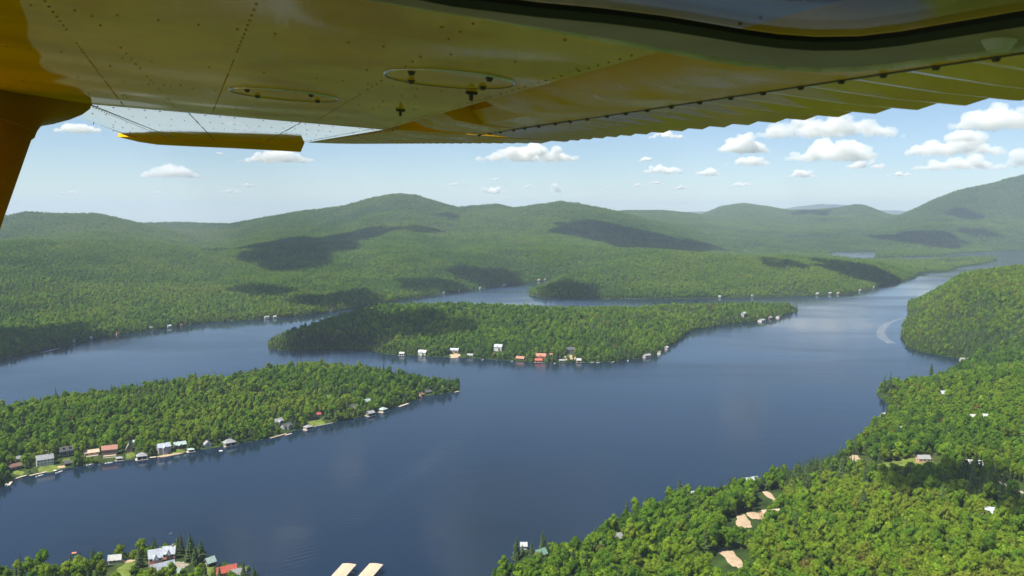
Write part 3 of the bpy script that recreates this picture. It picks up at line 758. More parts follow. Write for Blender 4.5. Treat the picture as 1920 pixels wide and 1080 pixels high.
group_word = 'tan-roofed dock nearer the wooded bank'
covered(692.5, 719, 1057, 'long tan-roofed covered dock on posts, the one nearer the wooded bank')

# --- wakes on the water
def wake(label, pts, widths, m_):
    V, F = [], []
    P_ = [gpx(u, v) for u, v in pts]
    # resample
    t = np.linspace(0, len(P_) - 1, 40); px_ = np.interp(t, range(len(P_)), [q[0] for q in P_]); py_ = np.interp(t, range(len(P_)), [q[1] for q in P_]); ww = np.interp(t, range(len(P_)), widths)
    for i in range(40):
        j, k = max(i - 1, 0), min(i + 1, 39)
        d = np.array([px_[k] - px_[j], py_[k] - py_[j]]); d /= np.linalg.norm(d) + 1e-9; nn = np.array([-d[1], d[0]])
        for s in (-1, 1):
            e = ww[i] * s * .5 * (1 + .15 * random.uniform(-1, 1)); V.append((px_[i] + nn[0] * e, py_[i] + nn[1] * e, .06))
    F = [(2 * i, 2 * i + 1, 2 * i + 3, 2 * i + 2) for i in range(39)]
    return tag(link('boat_wake', mesh('boat_wake', V, F), None, m_), label, 'wake', None, 'stuff')
M_WAKE, n, out = mat('wake_sheen')
p = N(n, 'ShaderNodeBsdfPrincipled', ins={'Base Color': (0.42, 0.46, 0.50, 1), 'Roughness': 0.5})  # pale base colour stands in for the brighter reflection of smoothed water
tr = N(n, 'ShaderNodeBsdfTransparent'); tc = N(n, 'ShaderNodeTexCoord')
no = N(n, 'ShaderNodeTexNoise', ins={'Scale': 0.06, 'Detail': 5.0}); n.links.new(tc.outputs['Object'], no.inputs['Vector'])
mr = N(n, 'ShaderNodeMapRange', ins={1: 0.3, 2: 0.75, 3: 0.10, 4: 0.42}); n.links.new(no.outputs[0], mr.inputs[0])
mxs = N(n, 'ShaderNodeMixShader'); n.links.new(mr.outputs[0], mxs.inputs[0]); n.links.new(tr.outputs[0], mxs.inputs[1]); n.links.new(p.outputs[0], mxs.inputs[2]); n.links.new(mxs.outputs[0], out.inputs[0])
wake('pale curved boat wake sweeping round the wooded headland', [(1700, 596), (1680, 600), (1665, 606), (1654, 615), (1650, 625), (1655, 634), (1672, 644)], [4, 8, 12, 15, 17, 18, 16], M_WAKE)
M_FOAM, n, out = mat('foam')
p = N(n, 'ShaderNodeBsdfPrincipled', ins={'Base Color': (0.7, 0.72, 0.74, 1), 'Roughness': 0.7}); n.links.new(p.outputs[0], out.inputs[0])
wake('short white foam streak behind a boat off the western shore', [(76, 661), (92, 658), (112, 652)], [1.5, 3.5, 1.0], M_FOAM)


# ------------------------------------------------------------------ trees
def ico(sub):
    bm = bmesh.new(); bmesh.ops.create_icosphere(bm, subdivisions=sub, radius=1)
    v = np.array([x.co[:] for x in bm.verts]); f = [tuple(q.index for q in x.verts) for x in bm.faces]
    bm.free(); return v, f
ICO1, ICO2 = ico(1), ico(2)

def crown_mesh(seed, leaves=520, lobes=13, h=15.0, rad=4.4, core=ICO1, leaf=0.62):
    """a broadleaf crown: lumpy boughs carrying many leaf sprays; z = 0 at the ground"""
    g = np.random.default_rng(seed)
    V, F = [], []
    L = []
    zc = h - rad * 1.0
    for k in range(lobes):
        a = g.uniform(0, 2 * math.pi); t = k / (lobes - 1)
        zz = zc + rad * (-0.75 + 1.55 * t) + g.normal(0, 0.3)
        ro = rad * math.sqrt(max(0.05, 1 - ((zz - zc) / (rad * 1.1)) ** 2)) * g.uniform(0.45, 0.78)
        if t > 0.93: ro *= 0.3
        L.append((np.array([ro * math.cos(a), ro * math.sin(a), zz]), rad * g.uniform(0.30, 0.48)))
    L.append((np.array([0, 0, zc]), rad * 0.62))
    cv, cf = core
    for c, r in L:
        b = len(V)
        jit = 1 + g.normal(0, 0.13, len(cv))
        sq = np.array([1, 1, g.uniform(0.75, 0.95)])
        V += [tuple(c + x * r * j * sq * 0.82) for x, j in zip(cv, jit)]
        F += [tuple(i + b for i in f) for f in cf]
    for k in range(leaves):
        c, r = L[g.integers(0, lobes)]
        for _ in range(6):
            d = g.normal(0, 1, 3); d[2] = d[2] * 0.8 + 0.35; d /= np.linalg.norm(d)
            q = c + d * r * g.uniform(0.8, 1.22)
            if not any(np.linalg.norm(q - c2) < r2 * 0.86 for c2, r2 in L): break
        nrm = d + g.normal(0, 0.45, 3); nrm /= np.linalg.norm(nrm)
        t1 = np.cross(nrm, g.normal(0, 1, 3)); t1 /= np.linalg.norm(t1); t2 = np.cross(nrm, t1)
        s = leaf * g.uniform(0.6, 1.3)
        b = len(V)
        V += [tuple(q + t1 * s), tuple(q + t2 * s * 0.8 - nrm * s * 0.2), tuple(q - t1 * s), tuple(q - t2 * s * 0.8 - nrm * s * 0.2)]
        F.append((b, b + 1, b + 2, b + 3))
    me = mesh('crown', V, F)
    me.materials.append(M_LEAF)
    return me
def trunk_mesh(seed, h=9.0, r=0.24):
    g = np.random.default_rng(seed + 99)
    m = MB(); p = np.zeros(3)
    m.tube((0, 0, -1.0), (0.1, 0, h * 0.5), r * 1.25, r * 0.85, 6)
    m.tube((0.1, 0, h * 0.5), (0.0, 0.15, h), r * 0.85, r * 0.35, 6)
    for k in range(4):
        a = k * 1.6 + g.uniform(0, 0.7)
        m.tube((0.08, 0.05, h * (0.55 + 0.1 * k)), (1.9 * math.cos(a), 1.9 * math.sin(a), h * (0.75 + 0.1 * k)), r * 0.4, r * 0.12, 5)
    me = mesh('trunk', m.v, m.f); me.materials.append(M_BARK); return me

def conifer_crown(seed, h=19.0, rad=3.2, tiers=11, per=8, slim=1.0, clear=0.12):
    """whorls of drooping boughs, each a bent kite of foliage with side sprays"""
    g = np.random.default_rng(seed)
    V, F = [], []
    for i in range(tiers):
        t = i / (tiers - 1)
        z = h * (clear + (0.97 - clear) * t)
        rr0 = rad * slim * (1 - t ** 1.35) ** 0.95 * g.uniform(0.82, 1.15) + 0.22
        m = max(4, int(per * (1 - 0.45 * t)))
        off = g.uniform(0, 6.28)
        for k in range(m):
            a = off + 2 * math.pi * k / m + g.normal(0, 0.14)
            r1 = rr0 * g.uniform(0.72, 1.18)
            ca, sa = math.cos(a), math.sin(a)
            dz = -0.26 * r1 + g.normal(0, 0.1)
            wd = r1 * g.uniform(0.34, 0.46)
            b = len(V)
            V += [(0, 0, z + 0.35), (ca * r1 * .55 - sa * wd, sa * r1 * .55 + ca * wd, z + dz * .6 - 0.25),
                  (ca * r1, sa * r1, z + dz), (ca * r1 * .55 + sa * wd, sa * r1 * .55 - ca * wd, z + dz * .6 - 0.25),
                  (ca * r1 * .6, sa * r1 * .6, z + dz * .35 + 0.28)]
            F += [(b, b + 1, b + 4), (b + 1, b + 2, b + 4), (b + 2, b + 3, b + 4), (b + 3, b, b + 4)]
    b = len(V)
    V += [(0.25, 0, h * .93), (-0.12, 0.2, h * .93), (-0.12, -0.2, h * .93), (0, 0, h * 1.03)]
    F += [(b, b + 1, b + 3), (b + 1, b + 2, b + 3), (b + 2, b, b + 3)]
    me = mesh('crown', V, F); me.materials.append(M_NEEDLE); return me
def conifer_trunk(h=19.0, r=0.26):
    m = MB(); m.tube((0, 0, -1), (0, 0, h * 0.5), r, r * 0.6, 6); m.tube((0, 0, h * .5), (0, 0, h * .97), r * .6, 0.04, 6)
    me = mesh('trunk', m.v, m.f); me.materials.append(M_BARK); return me
def join_mesh(name, a, b):
    V = [tuple(v.co) for v in a.vertices] + [tuple(v.co) for v in b.vertices]
    o = len(a.vertices)
    F = [tuple(p.vertices) for p in a.polygons] + [tuple(i + o for i in p.vertices) for p in b.polygons]
    me = mesh(name, V, F)
    me.materials.append(a.materials[0]); me.materials.append(b.materials[0])
    me.polygons.foreach_set('material_index', [0] * len(a.polygons) + [1] * len(b.polygons))
    return me

BL = [(crown_mesh(100 + k, 900, 12 + k % 3, 13.5 + (k * 1.7) % 4, 4.0 + 0.25 * (k % 4), ICO1, 0.5), trunk_mesh(k, 8.5)) for k in range(7)]
CF = [(conifer_crown(300 + k, 16 + 1.6 * k, 3.5 + 0.5 * (k % 3), 13 + k, 12, 1.0, 0.08 + 0.05 * (k % 3)), conifer_trunk(16 + 1.6 * k)) for k in range(5)]
BM = [crown_mesh(500 + k, 70, 8, 14.5, 4.5, ICO1, 0.9) for k in range(6)]
CM = [conifer_crown(700 + k, 16 + k, 3.4, 6, 7) for k in range(3)]

def proto_collection(name, meshes):
    c = bpy.data.collections.new(name)          # never linked: only feeds the scatter
    for k, me in enumerate(meshes):
        c.objects.link(bpy.data.objects.new('%s_%02d' % (name, k), me))
    return c
P_BL = proto_collection('broadleaf_kind', [join_mesh('t', a, b) for a, b in BL])
P_CF = proto_collection('conifer_kind', [join_mesh('t', a, b) for a, b in CF])
P_FAR = proto_collection('hill_tree_kind', BM + CM)

def scatter(name, label, pts, rot, scl, idx_, tint, coll):
    me = bpy.data.meshes.new(name)
    n_ = len(pts)
    me.vertices.add(n_)
    me.vertices.foreach_set('co', pts.astype(np.float32).ravel())
    for an, ty, dat in (('rot', 'FLOAT', rot), ('kind_index', 'INT', idx_)):
        a = me.attributes.new(an, ty, 'POINT'); a.data.foreach_set('value', dat.astype(np.float32 if ty == 'FLOAT' else np.int32))
    a = me.attributes.new('scl', 'FLOAT_VECTOR', 'POINT'); a.data.foreach_set('vector', scl.astype(np.float32).ravel())
    a = me.attributes.new('tint', 'FLOAT_COLOR', 'POINT'); a.data.foreach_set('color', np.c_[tint, np.ones(n_)].astype(np.float32).ravel())
    me.update()
    ng = bpy.data.node_groups.new(name, 'GeometryNodeTree')
    ng.interface.new_socket('Geometry', in_out='INPUT', socket_type='NodeSocketGeometry')
    ng.interface.new_socket('Geometry', in_out='OUTPUT', socket_type='NodeSocketGeometry')
    gi, go = ng.nodes.new('NodeGroupInput'), ng.nodes.new('NodeGroupOutput')
    ip = ng.nodes.new('GeometryNodeInstanceOnPoints')
    ci = ng.nodes.new('GeometryNodeCollectionInfo')
    ci.inputs[0].default_value = coll; ci.inputs['Separate Children'].default_value = True; ci.inputs['Reset Children'].default_value = True
    def attr(nm, ty):
        q = ng.nodes.new('GeometryNodeInputNamedAttribute'); q.data_type = ty; q.inputs[0].default_value = nm; return q.outputs[0]
    cb = ng.nodes.new('ShaderNodeCombineXYZ')
    L = ng.links.new
    L(attr('rot', 'FLOAT'), cb.inputs[2])
    L(gi.outputs[0], ip.inputs['Points']); L(ci.outputs[0], ip.inputs['Instance'])
    ip.inputs['Pick Instance'].default_value = True
    L(attr('kind_index', 'INT'), ip.inputs['Instance Index'])
    L(cb.outputs[0], ip.inputs['Rotation']); L(attr('scl', 'FLOAT_VECTOR'), ip.inputs['Scale'])
    L(ip.outputs[0], go.inputs[0])
    o = link(name, me)
    md = o.modifiers.new('scatter', 'NODES'); md.node_group = ng
    return tag(o, label, 'forest', None, 'stuff')

# hidden-ground test: elevation of the land in front
EL = (GZ + 5 - H) / RR
EMAX = np.maximum.accumulate(EL, axis=0)
cand = []
for r0, r1, sp, zone in ((250, 1300, 4.9, 0), (1300, 2500, 4.7, 1), (2500, 4500, 7.0, 2), (4500, 10500, 10.5, 3)):
    xs = np.arange(-r1 * 0.66, r1 * 0.66, sp); ys = np.arange(r0 * 0.8, r1, sp)
    X, Y = np.meshgrid(xs, ys)
    X = (X + rng.uniform(-.45, .45, X.shape) * sp).ravel(); Y = (Y + rng.uniform(-.45, .45, Y.shape) * sp).ravel()
    q = np.hypot(X, Y); m = (q >= r0) & (q < r1) & (np.abs(X) < Y * 0.66 + 30)
    X, Y = X[m], Y[m]
    sd = sample(SD, X, Y); z = sample(GZ, X, Y)
    m = (sd > 0.8) & (z > 0.25)
    X, Y, sd, z = X[m], Y[m], sd[m], z[m]
    q = np.hypot(X, Y)
    m = (z + 20 - H) / q > sample(EMAX, X, Y) - 0.004
    u, v = project(X, Y, z + 9)
    m &= (u > -160) & (u < 2080) & (v < 1220)
    cand.append(np.c_[X, Y, z, sd, np.full(X.shape, zone)][m])
T = np.concatenate(cand)
# alders and saplings overhanging the water's edge
sx, sy = np.meshgrid(np.arange(-900, 1500, 3.4), np.arange(400, 2300, 3.4))
sx = (sx + rng.uniform(-1.6, 1.6, sx.shape)).ravel(); sy = (sy + rng.uniform(-1.6, 1.6, sy.shape)).ravel()
m = (np.abs(sx) < sy * .66); sx, sy = sx[m], sy[m]
ssd = sample(SD, sx, sy); m = (ssd > 0.2) & (ssd < 7); sx, sy, ssd = sx[m], sy[m], ssd[m]
sz = sample(GZ, sx, sy); m = ((sz + 8 - H) / np.hypot(sx, sy) > sample(EMAX, sx, sy) - .004) & (rng.random(len(sx)) < .8)
T = np.concatenate([T, np.c_[sx, sy, sz, ssd, np.full(sx.shape, 0.5)][m]])
# clearings, gardens, drives
keep = np.ones(len(T), bool)
for hu, hv, hr in ((1658, 741, 13), (1669, 738, 11), (1493, 583, 16), (968, 1050, 6), (997, 1060, 6)):
    hx, hy, _ = hit(hu, hv); CLEAR.append((hx, hy, hx - hx / hy * 8, hy - 8, hr))
for x0, y0, x1, y1, rad in CLEAR:
    ex, ey = x1 - x0, y1 - y0
    t = np.clip(((T[:, 0] - x0) * ex + (T[:, 1] - y0) * ey) / (ex * ex + ey * ey + 1e-6), 0, 1)
    keep &= np.hypot(T[:, 0] - x0 - t * ex, T[:, 1] - y0 - t * ey) > rad
keep &= ~((T[:, 4] == 0) & (T[:, 0] < -20) & (T[:, 1] < 640) & (rng.random(len(T)) < 0.5))
T = T[keep]
X, Y, Z, S, ZO = T.T
nz = len(T)
# conifers gather along the shores and in patches
pc = 0.07 + 0.45 * sstep(0.12, 0.42, fbm(X, Y, 210, 3, 301)) + 0.42 * np.exp(-S / 14) * (ZO < 2) + 0.25 * sstep(140, 330, Z)
for (u, v, rd) in ((355, 694, 95), (520, 672, 70), (560, 640, 130), (1870, 905, 50), (1560, 865, 60), (1480, 880, 50), (1720, 585, 120), (1800, 590, 120), (1760, 640, 90), (650, 780, 25), (1060, 990, 28), (985, 1035, 25)):
    hx, hy, hz = hit(u, v, 9)
    pc = pc + 0.75 * np.exp(-((X - hx) ** 2 + (Y - hy) ** 2) / rd ** 2)
con = (rng.random(nz) < np.clip(pc, 0, 0.92)) & (ZO != 0.5)
k1 = np.where(ZO < 2, fbm(X, Y, 420, 4, 401), fbm(X, Y, 900, 5, 401)); k2 = fbm(X, Y, 90, 3, 411); k3 = rng.normal(0, 1, nz)
pal = np.array([(0.050, 0.125, 0.016), (0.108, 0.220, 0.016), (0.185, 0.290, 0.018), (0.200, 0.250, 0.026), (0.160, 0.135, 0.040)])
w_ = np.clip(1.35 + 1.3 * k1 + 0.9 * k2 + 0.55 * k3 * np.where(ZO < 2, 1, .5), 0, 3.0)
sel = rng.random(nz)
w_ = np.where(sel < 0.006, 3.8, w_)
i0 = np.clip(np.floor(w_).astype(int), 0, 3); fw = (w_ - i0)[:, None]
tint = pal[i0] * (1 - fw) + pal[i0 + 1] * fw
ctint = np.array((0.040, 0.074, 0.026)) * np.exp(rng.normal(0, 0.2, nz))[:, None] + np.array((0.025, 0.028, 0.0)) * rng.random(nz)[:, None]
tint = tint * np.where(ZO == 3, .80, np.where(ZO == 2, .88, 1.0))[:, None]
tint = np.where(con[:, None], ctint, tint * np.exp(rng.normal(0, 0.13, nz) * np.where(ZO < 2, 1, .6))[:, None])
SHRUB = ZO == 0.5
zs = np.where(SHRUB, 0.40, np.array([0.74, 0.60, 0.76, 1.0])[ZO.astype(int)] * np.where(ZO == 0, 1 - .2 * sstep(600, 1000, np.hypot(X, Y)), 1.0))
s = np.clip(rng.lognormal(0, 0.27, nz), 0.5, 1.45) * zs * (0.82 + 0.18 * sstep(2, 25, S))
s = np.where(con, s * rng.uniform(0.75, 1.12, nz), s)
vert = np.where(ZO == 3, 0.75, np.where(ZO == 2, 0.85, 1.0)) * rng.uniform(0.8, 1.28, nz)
SCL = np.stack([s, s * rng.uniform(0.9, 1.1, nz), s * vert], -1)
ROT = rng.uniform(0, 6.283, nz)
PTS = np.stack([X, Y, Z - np.where(SHRUB, 1.6, 0.2)], -1)
near = ZO <= 1
UU, VV = project(X, Y, Z + 8)
inview = (UU > -10) & (UU < 1930) & (VV < 1085)
dist = np.hypot(X, Y)
individual = np.zeros(nz, bool)
MARKS = [hit(u, v)[:2] + (t,) for u, v, t in ((1013, 1046, 'by the mint-green roof'), (1060, 1010, 'between the mint-green roof and the pale cabin'), (1157, 1017, 'by the pale-roofed cabin'), (1230, 1060, 'below the pale-roofed cabin'), (1290, 938, 'by the green-grey roofed house'), (1405, 912, 'by the wide blue-grey roof'), (1444, 973, 'by the broad tan roof'), (1370, 1044, 'beside the sandy track'), (1480, 1060, 'in the deep wood below the tan roof'), (1600, 1000, 'in the unbroken wood'), (1720, 1050, 'in the wood before the silver roof'), (1845, 968, 'by the silver cross-gabled roof'), (1892, 930, 'beside the narrow pale road'), (1698, 880, 'near the long sunlit lawn'),
        (60, 1074, 'on the shore far from the lodge'), (140, 1066, 'on the shore short of the green lawn'), (236, 1070, 'by the vivid green lawn'), (292, 1064, 'by the pink lodge'), (365, 1052, 'between the lodge and its boathouse'), (425, 1080, 'by the bright red roof'))]
def shade_word(t):
    if t[0] > 0.86 * t[1]: return 'olive brown'
    if t[1] > 0.19: return 'bright yellow-green'
    if t[1] > 0.13: return 'fresh green'
    return 'deep green'
for isc, protos, nm in ((False, BL, 'broadleaf_tree'), (True, CF, 'conifer_tree')):
    ii = np.where(near & ~SHRUB & inview & (con == isc))[0]
    ii = ii[np.argsort(dist[ii])][:(282 if isc else 300)]
    individual[ii] = True
    for i in ii:
        cm, tm = protos[int(rng.integers(0, len(protos)))]
        where_ = MARKS[int(np.argmin([(X[i] - q[0]) ** 2 + (Y[i] - q[1]) ** 2 for q in MARKS]))][2]
        tall = 'tall' if SCL[i][2] > 0.86 else ('small' if SCL[i][2] < 0.66 else 'middling')
        o = empty(nm, PTS[i].tolist(), float(ROT[i]))
        o.scale = SCL[i].tolist()
        if isc: lab, grp = tall + ' dark pointed conifer ' + where_, tall + ' conifers ' + where_
        else:
            sw = shade_word(tint[i]); lab, grp = tall + ' ' + sw + ' broadleaf tree ' + where_, tall + ' ' + sw + ' trees ' + where_
        tag(o, lab, 'tree', grp)
        c = link('crown', cm, o); c['tint'] = tint[i].tolist()
        link('trunk', tm, o)
for nm, lab, sel_, col_, nk in (('broadleaf_forest', 'dense broadleaf woodland in mixed greens covering the islands and near banks', near & ~con & ~individual, P_BL, len(BL)),
                               ('conifer_forest', 'dark conifers scattered through the woodland and along the shores', near & con & ~individual, P_CF, len(CF))):
    k = np.where(sel_)[0]
    scatter(nm, lab, PTS[k], ROT[k], SCL[k], rng.integers(0, nk, len(k)), tint[k], col_)
k = np.where(~near)[0]
ki = np.where(con[k], len(BM) + rng.integers(0, len(CM), len(k)), rng.integers(0, len(BM), len(k)))
scatter('hillside_forest', 'unbroken forest covering the far shore and the hills', PTS[k], ROT[k], SCL[k], ki, tint[k], P_FAR)
print('trees', nz, 'near', int(near.sum()), 'far', len(k))

# single trees that stand out against the water
HERO = [(1658, 740, 29, 'taller of the paired pines at the tip of the wooded peninsula'), (1669, 737, 30, 'second of the paired pines at the tip of the wooded peninsula'), (1274, 940, 20, 'lone tall conifer standing above the bank by the green-grey roofed house'),
        (968, 1050, 18, 'outermost pine on the tip of the near wood'), (997, 1060, 18, 'broad pine before the mint-green roof'), (1018, 1036, 18, 'pine behind the mint-green roof'), (1746, 704, 22, 'conifer rising over the bay behind the paired pines'),
        (1493, 583, 17, 'thin pine at the very east tip of the island'), (1481, 584, 18, 'pine just back from the east tip of the island'), (262, 1064, 17, 'tall conifer left of the pink lodge gables'), (289, 1056, 18, 'dense conifer between the lodge and the lake'),
        (357, 1052, 21, 'tallest spruce beside the cross-gabled cottage'), (377, 1057, 18, 'spruce next to the tallest one by the boathouse'), (366, 1062, 16, 'bushy spruce before the boathouse'), (457, 1090, 15, 'conifer at the end of the red roof'), (175, 1064, 15, 'conifer standing apart on the shore by the lawn'), (652, 772, 15, 'dark pine uphill of the sea wall'), (612, 786, 14, 'dark pine at the edge of the round lawn')]
for k, (u, v, hh, lab) in enumerate(HERO):
    x, y, z = hit(u, v)
    cm, tm = CF[k % len(CF)]; q = hh / (16 + 1.6 * (k % len(CF)))
    o = empty('conifer_tree', (x, y, z - .2), k * 1.3); o.scale = (min(q, 1.0), min(q, 1.0), q); tag(o, lab, 'tree', 'lone conifers')
    c = link('crown', cm, o); c['tint'] = [0.05, 0.085, 0.03]
    link('trunk', tm, o)


# ------------------------------------------------------------------ haze
m, n, out = mat('haze_air')
pv = N(n, 'ShaderNodeVolumePrincipled', ins={'Color': (0.66, 0.81, 1.0, 1), 'Density': 5.2e-5, 'Anisotropy': 0.0})
n.links.new(pv.outputs[0], out.inputs['Volume'])
hz = MB().box(-31500, 31500, -31500, 32500, -345, 640).build('haze', m)
tag(hz, 'thin pale blue summer haze over the lake and hills', 'haze', None, 'stuff')


# ------------------------------------------------------------------ cumulus clouds
def vapour(name, dens):
    m, n, out = mat(name)
    pv = N(n, 'ShaderNodeVolumePrincipled', ins={'Color': (1, 1, 1, 1), 'Density': dens, 'Anisotropy': -0.3})
    n.links.new(pv.outputs[0], out.inputs['Volume'])
    return m
VAP = {}
def vap_for(h):
    k = round(math.log(h) * 2)
    if k not in VAP: VAP[k] = vapour('cloud_vapour', 2.8 / math.exp(k / 2))
    return VAP[k]
M_THICK = vapour('thick_cloud_vapour', 0.04)
def cloud_mesh(seed, w, d, h, lumps=22, vox=0.045):
    """flat-based heap of puffs, fused into one skin; w, d, h in metres"""
    g = np.random.default_rng(seed)
    bm = bmesh.new()
    for k in range(lumps):
        t = g.beta(2.2, 2.2) * 2 - 1
        env = max(0.12, (1 - abs(t) ** 1.6)) * g.uniform(0.55, 1.0)
        r = h * 0.30 * (0.35 + 0.65 * env) * g.uniform(0.7, 1.1)
        z = r * 0.5 + max(0, env * h - 1.5 * r) * g.uniform(0.0, 1.0)
        mtx = Matrix.Translation((t * (w * 0.5 - r), g.uniform(-1, 1) * max(0, d * 0.5 - r) * env, z)) @ Matrix.Diagonal((r * g.uniform(1.1, 1.9), r * 1.3, r * 0.95, 1))
        bmesh.ops.create_icosphere(bm, subdivisions=2, radius=1, matrix=mtx)
    for v in bm.verts:
        if v.co.z < 0: v.co.z *= 0.25
    me = bpy.data.meshes.new('cloud'); bm.to_mesh(me); bm.free()
    me.materials.append(vap_for(h))
    return me
def flat_cloud_mesh(seed, w, d, h, lumps=16):
    # broad overhead cloud: wide overlapping pancakes of vapour with a ragged outline
    g = np.random.default_rng(seed)
    bm = bmesh.new()
    for k in range(lumps):
        a = g.uniform(0, 6.283); q = math.sqrt(g.uniform(0, 1)) * .72
        sx, sy = g.uniform(.13, .27), g.uniform(.13, .30)
        mtx = Matrix.Translation((math.cos(a) * q * w / 2, math.sin(a) * q * d / 2, h * g.uniform(.3, .6))) @ Matrix.Diagonal((w * sx, d * sy, h * g.uniform(.3, .5), 1))
        bmesh.ops.create_icosphere(bm, subdivisions=2, radius=1, matrix=mtx)
    me = bpy.data.meshes.new('cloud'); bm.to_mesh(me); bm.free()
    me.materials.append(M_THICK)
    return me
TXC = bpy.data.textures.new('puffs', 'CLOUDS'); TXC.noise_depth = 4
def cloud(seed, loc, w, d, h, yaw, label, group, lumps=22, thick=False):
    o = link('cloud', flat_cloud_mesh(seed, w, d, h) if thick else cloud_mesh(seed, w, d, h, lumps))
    o.location = loc; o.rotation_euler = (0, 0, yaw)
    rm = o.modifiers.new('fuse', 'REMESH'); rm.mode = 'VOXEL'; rm.voxel_size = w / 60.0 if thick else max(h / 20.0, w / 130.0)
    tx = TXC.copy(); tx.noise_scale = h * 0.30
    dm = o.modifiers.new('billow', 'DISPLACE'); dm.texture = tx; dm.strength = h * 0.26; dm.mid_level = 0.55; dm.texture_coords = 'LOCAL'
    if not thick:
        t2 = TXC.copy(); t2.noise_scale = h * 0.11
        d2 = o.modifiers.new('fluff', 'DISPLACE'); d2.texture = t2; d2.strength = h * 0.16; d2.mid_level = 0.5; d2.texture_coords = 'LOCAL'
    return tag(o, label, 'cloud', group)
def over(u): return 'over the leftmost ridge' if u < 300 else 'over the long left slope' if u < 600 else 'over the main peak' if u < 800 else 'over the saddle and twin summits' if u < 1120 else 'over the far low ridge' if u < 1320 else 'over the two rounded hills' if u < 1680 else 'over the right-hand mountain'
def shades(u, v): return ('the near wood' if v > 700 else 'the left lakeshore' if u < 300 else 'the wooded island' if v > 572 and 520 < u < 1200 else 'the inlet shore' if v > 500 and u < 1150 else 'the far peninsula' if v > 480 else 'the slope left of the main peak' if u < 760 else 'the main peak' if u < 900 else 'the slope of the twin summits' if u < 1400 else 'the right-hand mountain')
# in view: (centre u, base v, width px, height px, note)
CL = [(320, 333, 118, 30, 'lone rounded white cumulus above the left ridge'), (522, 304, 140, 32, 'broad white cumulus just below the yellow wing tip'),
      (130, 364, 66, 11, None), (432, 363, 66, 13, None), (462, 351, 50, 9, None), (250, 386, 24, 8, None), (412, 291, 20, 10, None),
      (145, 248, 100, 26, 'white cumulus beside the wing strut'), (20, 382, 30, 8, None), (48, 379, 12, 8, None),
      (992, 302, 196, 40, 'long flat-based cumulus above the twin summits'), (922, 363, 60, 18, None), (1040, 361, 28, 20, None), (990, 352, 20, 8, None), (850, 348, 40, 8, None),
      (925, 338, 34, 8, None), (1242, 326, 92, 24, 'ragged cumulus between the ridge and the flap edge'), (1212, 303, 30, 14, None), (1327, 330, 50, 22, None), (1278, 355, 28, 11, None), (1390, 350, 54, 13, None),
      (1195, 350, 32, 8, None), (1140, 355, 34, 7, None), (1252, 259, 76, 16, None), (1392, 286, 104, 42, 'tall heaped cumulus under the corrugated flap'),
      (1406, 310, 90, 26, 'lower cumulus tucked beneath the tall heaped one'), (1545, 258, 310, 58, 'widest cumulus bank touching the flap edge'), (1565, 302, 180, 56, 'large heaped cumulus with a sunlit dome'),
      (1505, 332, 66, 20, None), (1790, 290, 190, 50, 'puffy cumulus above the right-hand mountain'), (1800, 318, 170, 34, 'thin cumulus shelf just over the right-hand mountain'),
      (1802, 265, 74, 34, None), (1870, 242, 190, 60, 'big cumulus by the flap over the right-hand mountain'), (1908, 312, 44, 40, None), (1622, 316, 84, 24, None), (720, 376, 26, 9, None), (293, 363, 22, 7, None), (1230, 345, 30, 8, None), (1690, 330, 60, 10, None)]
for k, (u, v, wp, hp, lab) in enumerate(CL):
    d = ray(u, v)
    el = d[2] / d[1]
    y = min(1250 / max(el, 1e-4), 46000) if el > 0 else 46000
    y = max(y, 14000)
    px = y / FPX
    cloud(900 + k, (d[0] / d[1] * y, y, H + el * y), wp * px * 1.12, wp * px * 0.7, hp * px, random.uniform(-0.15, 0.15), lab or 'small white cumulus puff ' + over(u), ('small puffs ' + over(u)) if not lab else 'cumulus clouds over the hills', 12 if wp < 40 else (26 if wp < 100 else 52))
# overhead: the clouds whose shadows lie on the hills (centre u, v of the shadow, width px, upper and lower v)
SH = [(560, 458, 330, 425, 505), (520, 485, 200, 465, 508), (690, 440, 130, 428, 455), (440, 468, 120, 450, 490), (792, 430, 80, 418, 440), (830, 405, 60, 396, 415), (1090, 428, 110, 408, 458), (1190, 446, 300, 420, 470), (1290, 456, 120, 442, 468),
      (905, 516, 150, 498, 538), (800, 537, 140, 522, 552), (620, 560, 180, 545, 580), (480, 545, 120, 528, 562), (60, 640, 300, 612, 680), (595, 615, 260, 570, 665), (800, 612, 190, 580, 640), (1070, 578, 160, 565, 600),
      (1060, 542, 140, 528, 560), (1465, 494, 90, 485, 504), (1610, 508, 190, 488, 535), (1520, 399, 90, 388, 410), (1715, 446, 150, 425, 466), (1832, 437, 70, 428, 447), (1805, 403, 60, 394, 414), (1760, 905, 260, 870, 950), (1905, 960, 110, 900, 1060)]
for k, (u, v, wp, v0, v1) in enumerate(SH):
    x, y, z = hit(u, v, 8)
    wid = wp * y / FPX
    ya, yb = hit(u, v1, 8)[1], hit(u, v0, 8)[1]
    dep = float(np.clip(abs(yb - ya), wid * 0.25, wid * 1.6))
    alt = 1250.0 if y < 5500 else 1700.0
    t = (alt - z) / SUN.z
    hh = float(np.clip(0.3 * min(wid, dep), 60, 190))
    cloud(1300 + k, (x + SUN.x * t, y + SUN.y * t, alt), wid, dep, hh, random.uniform(-0.3, 0.3), 'overhead cumulus that shades ' + shades(u, v), 'overhead clouds shading ' + shades(u, v), 26, True)


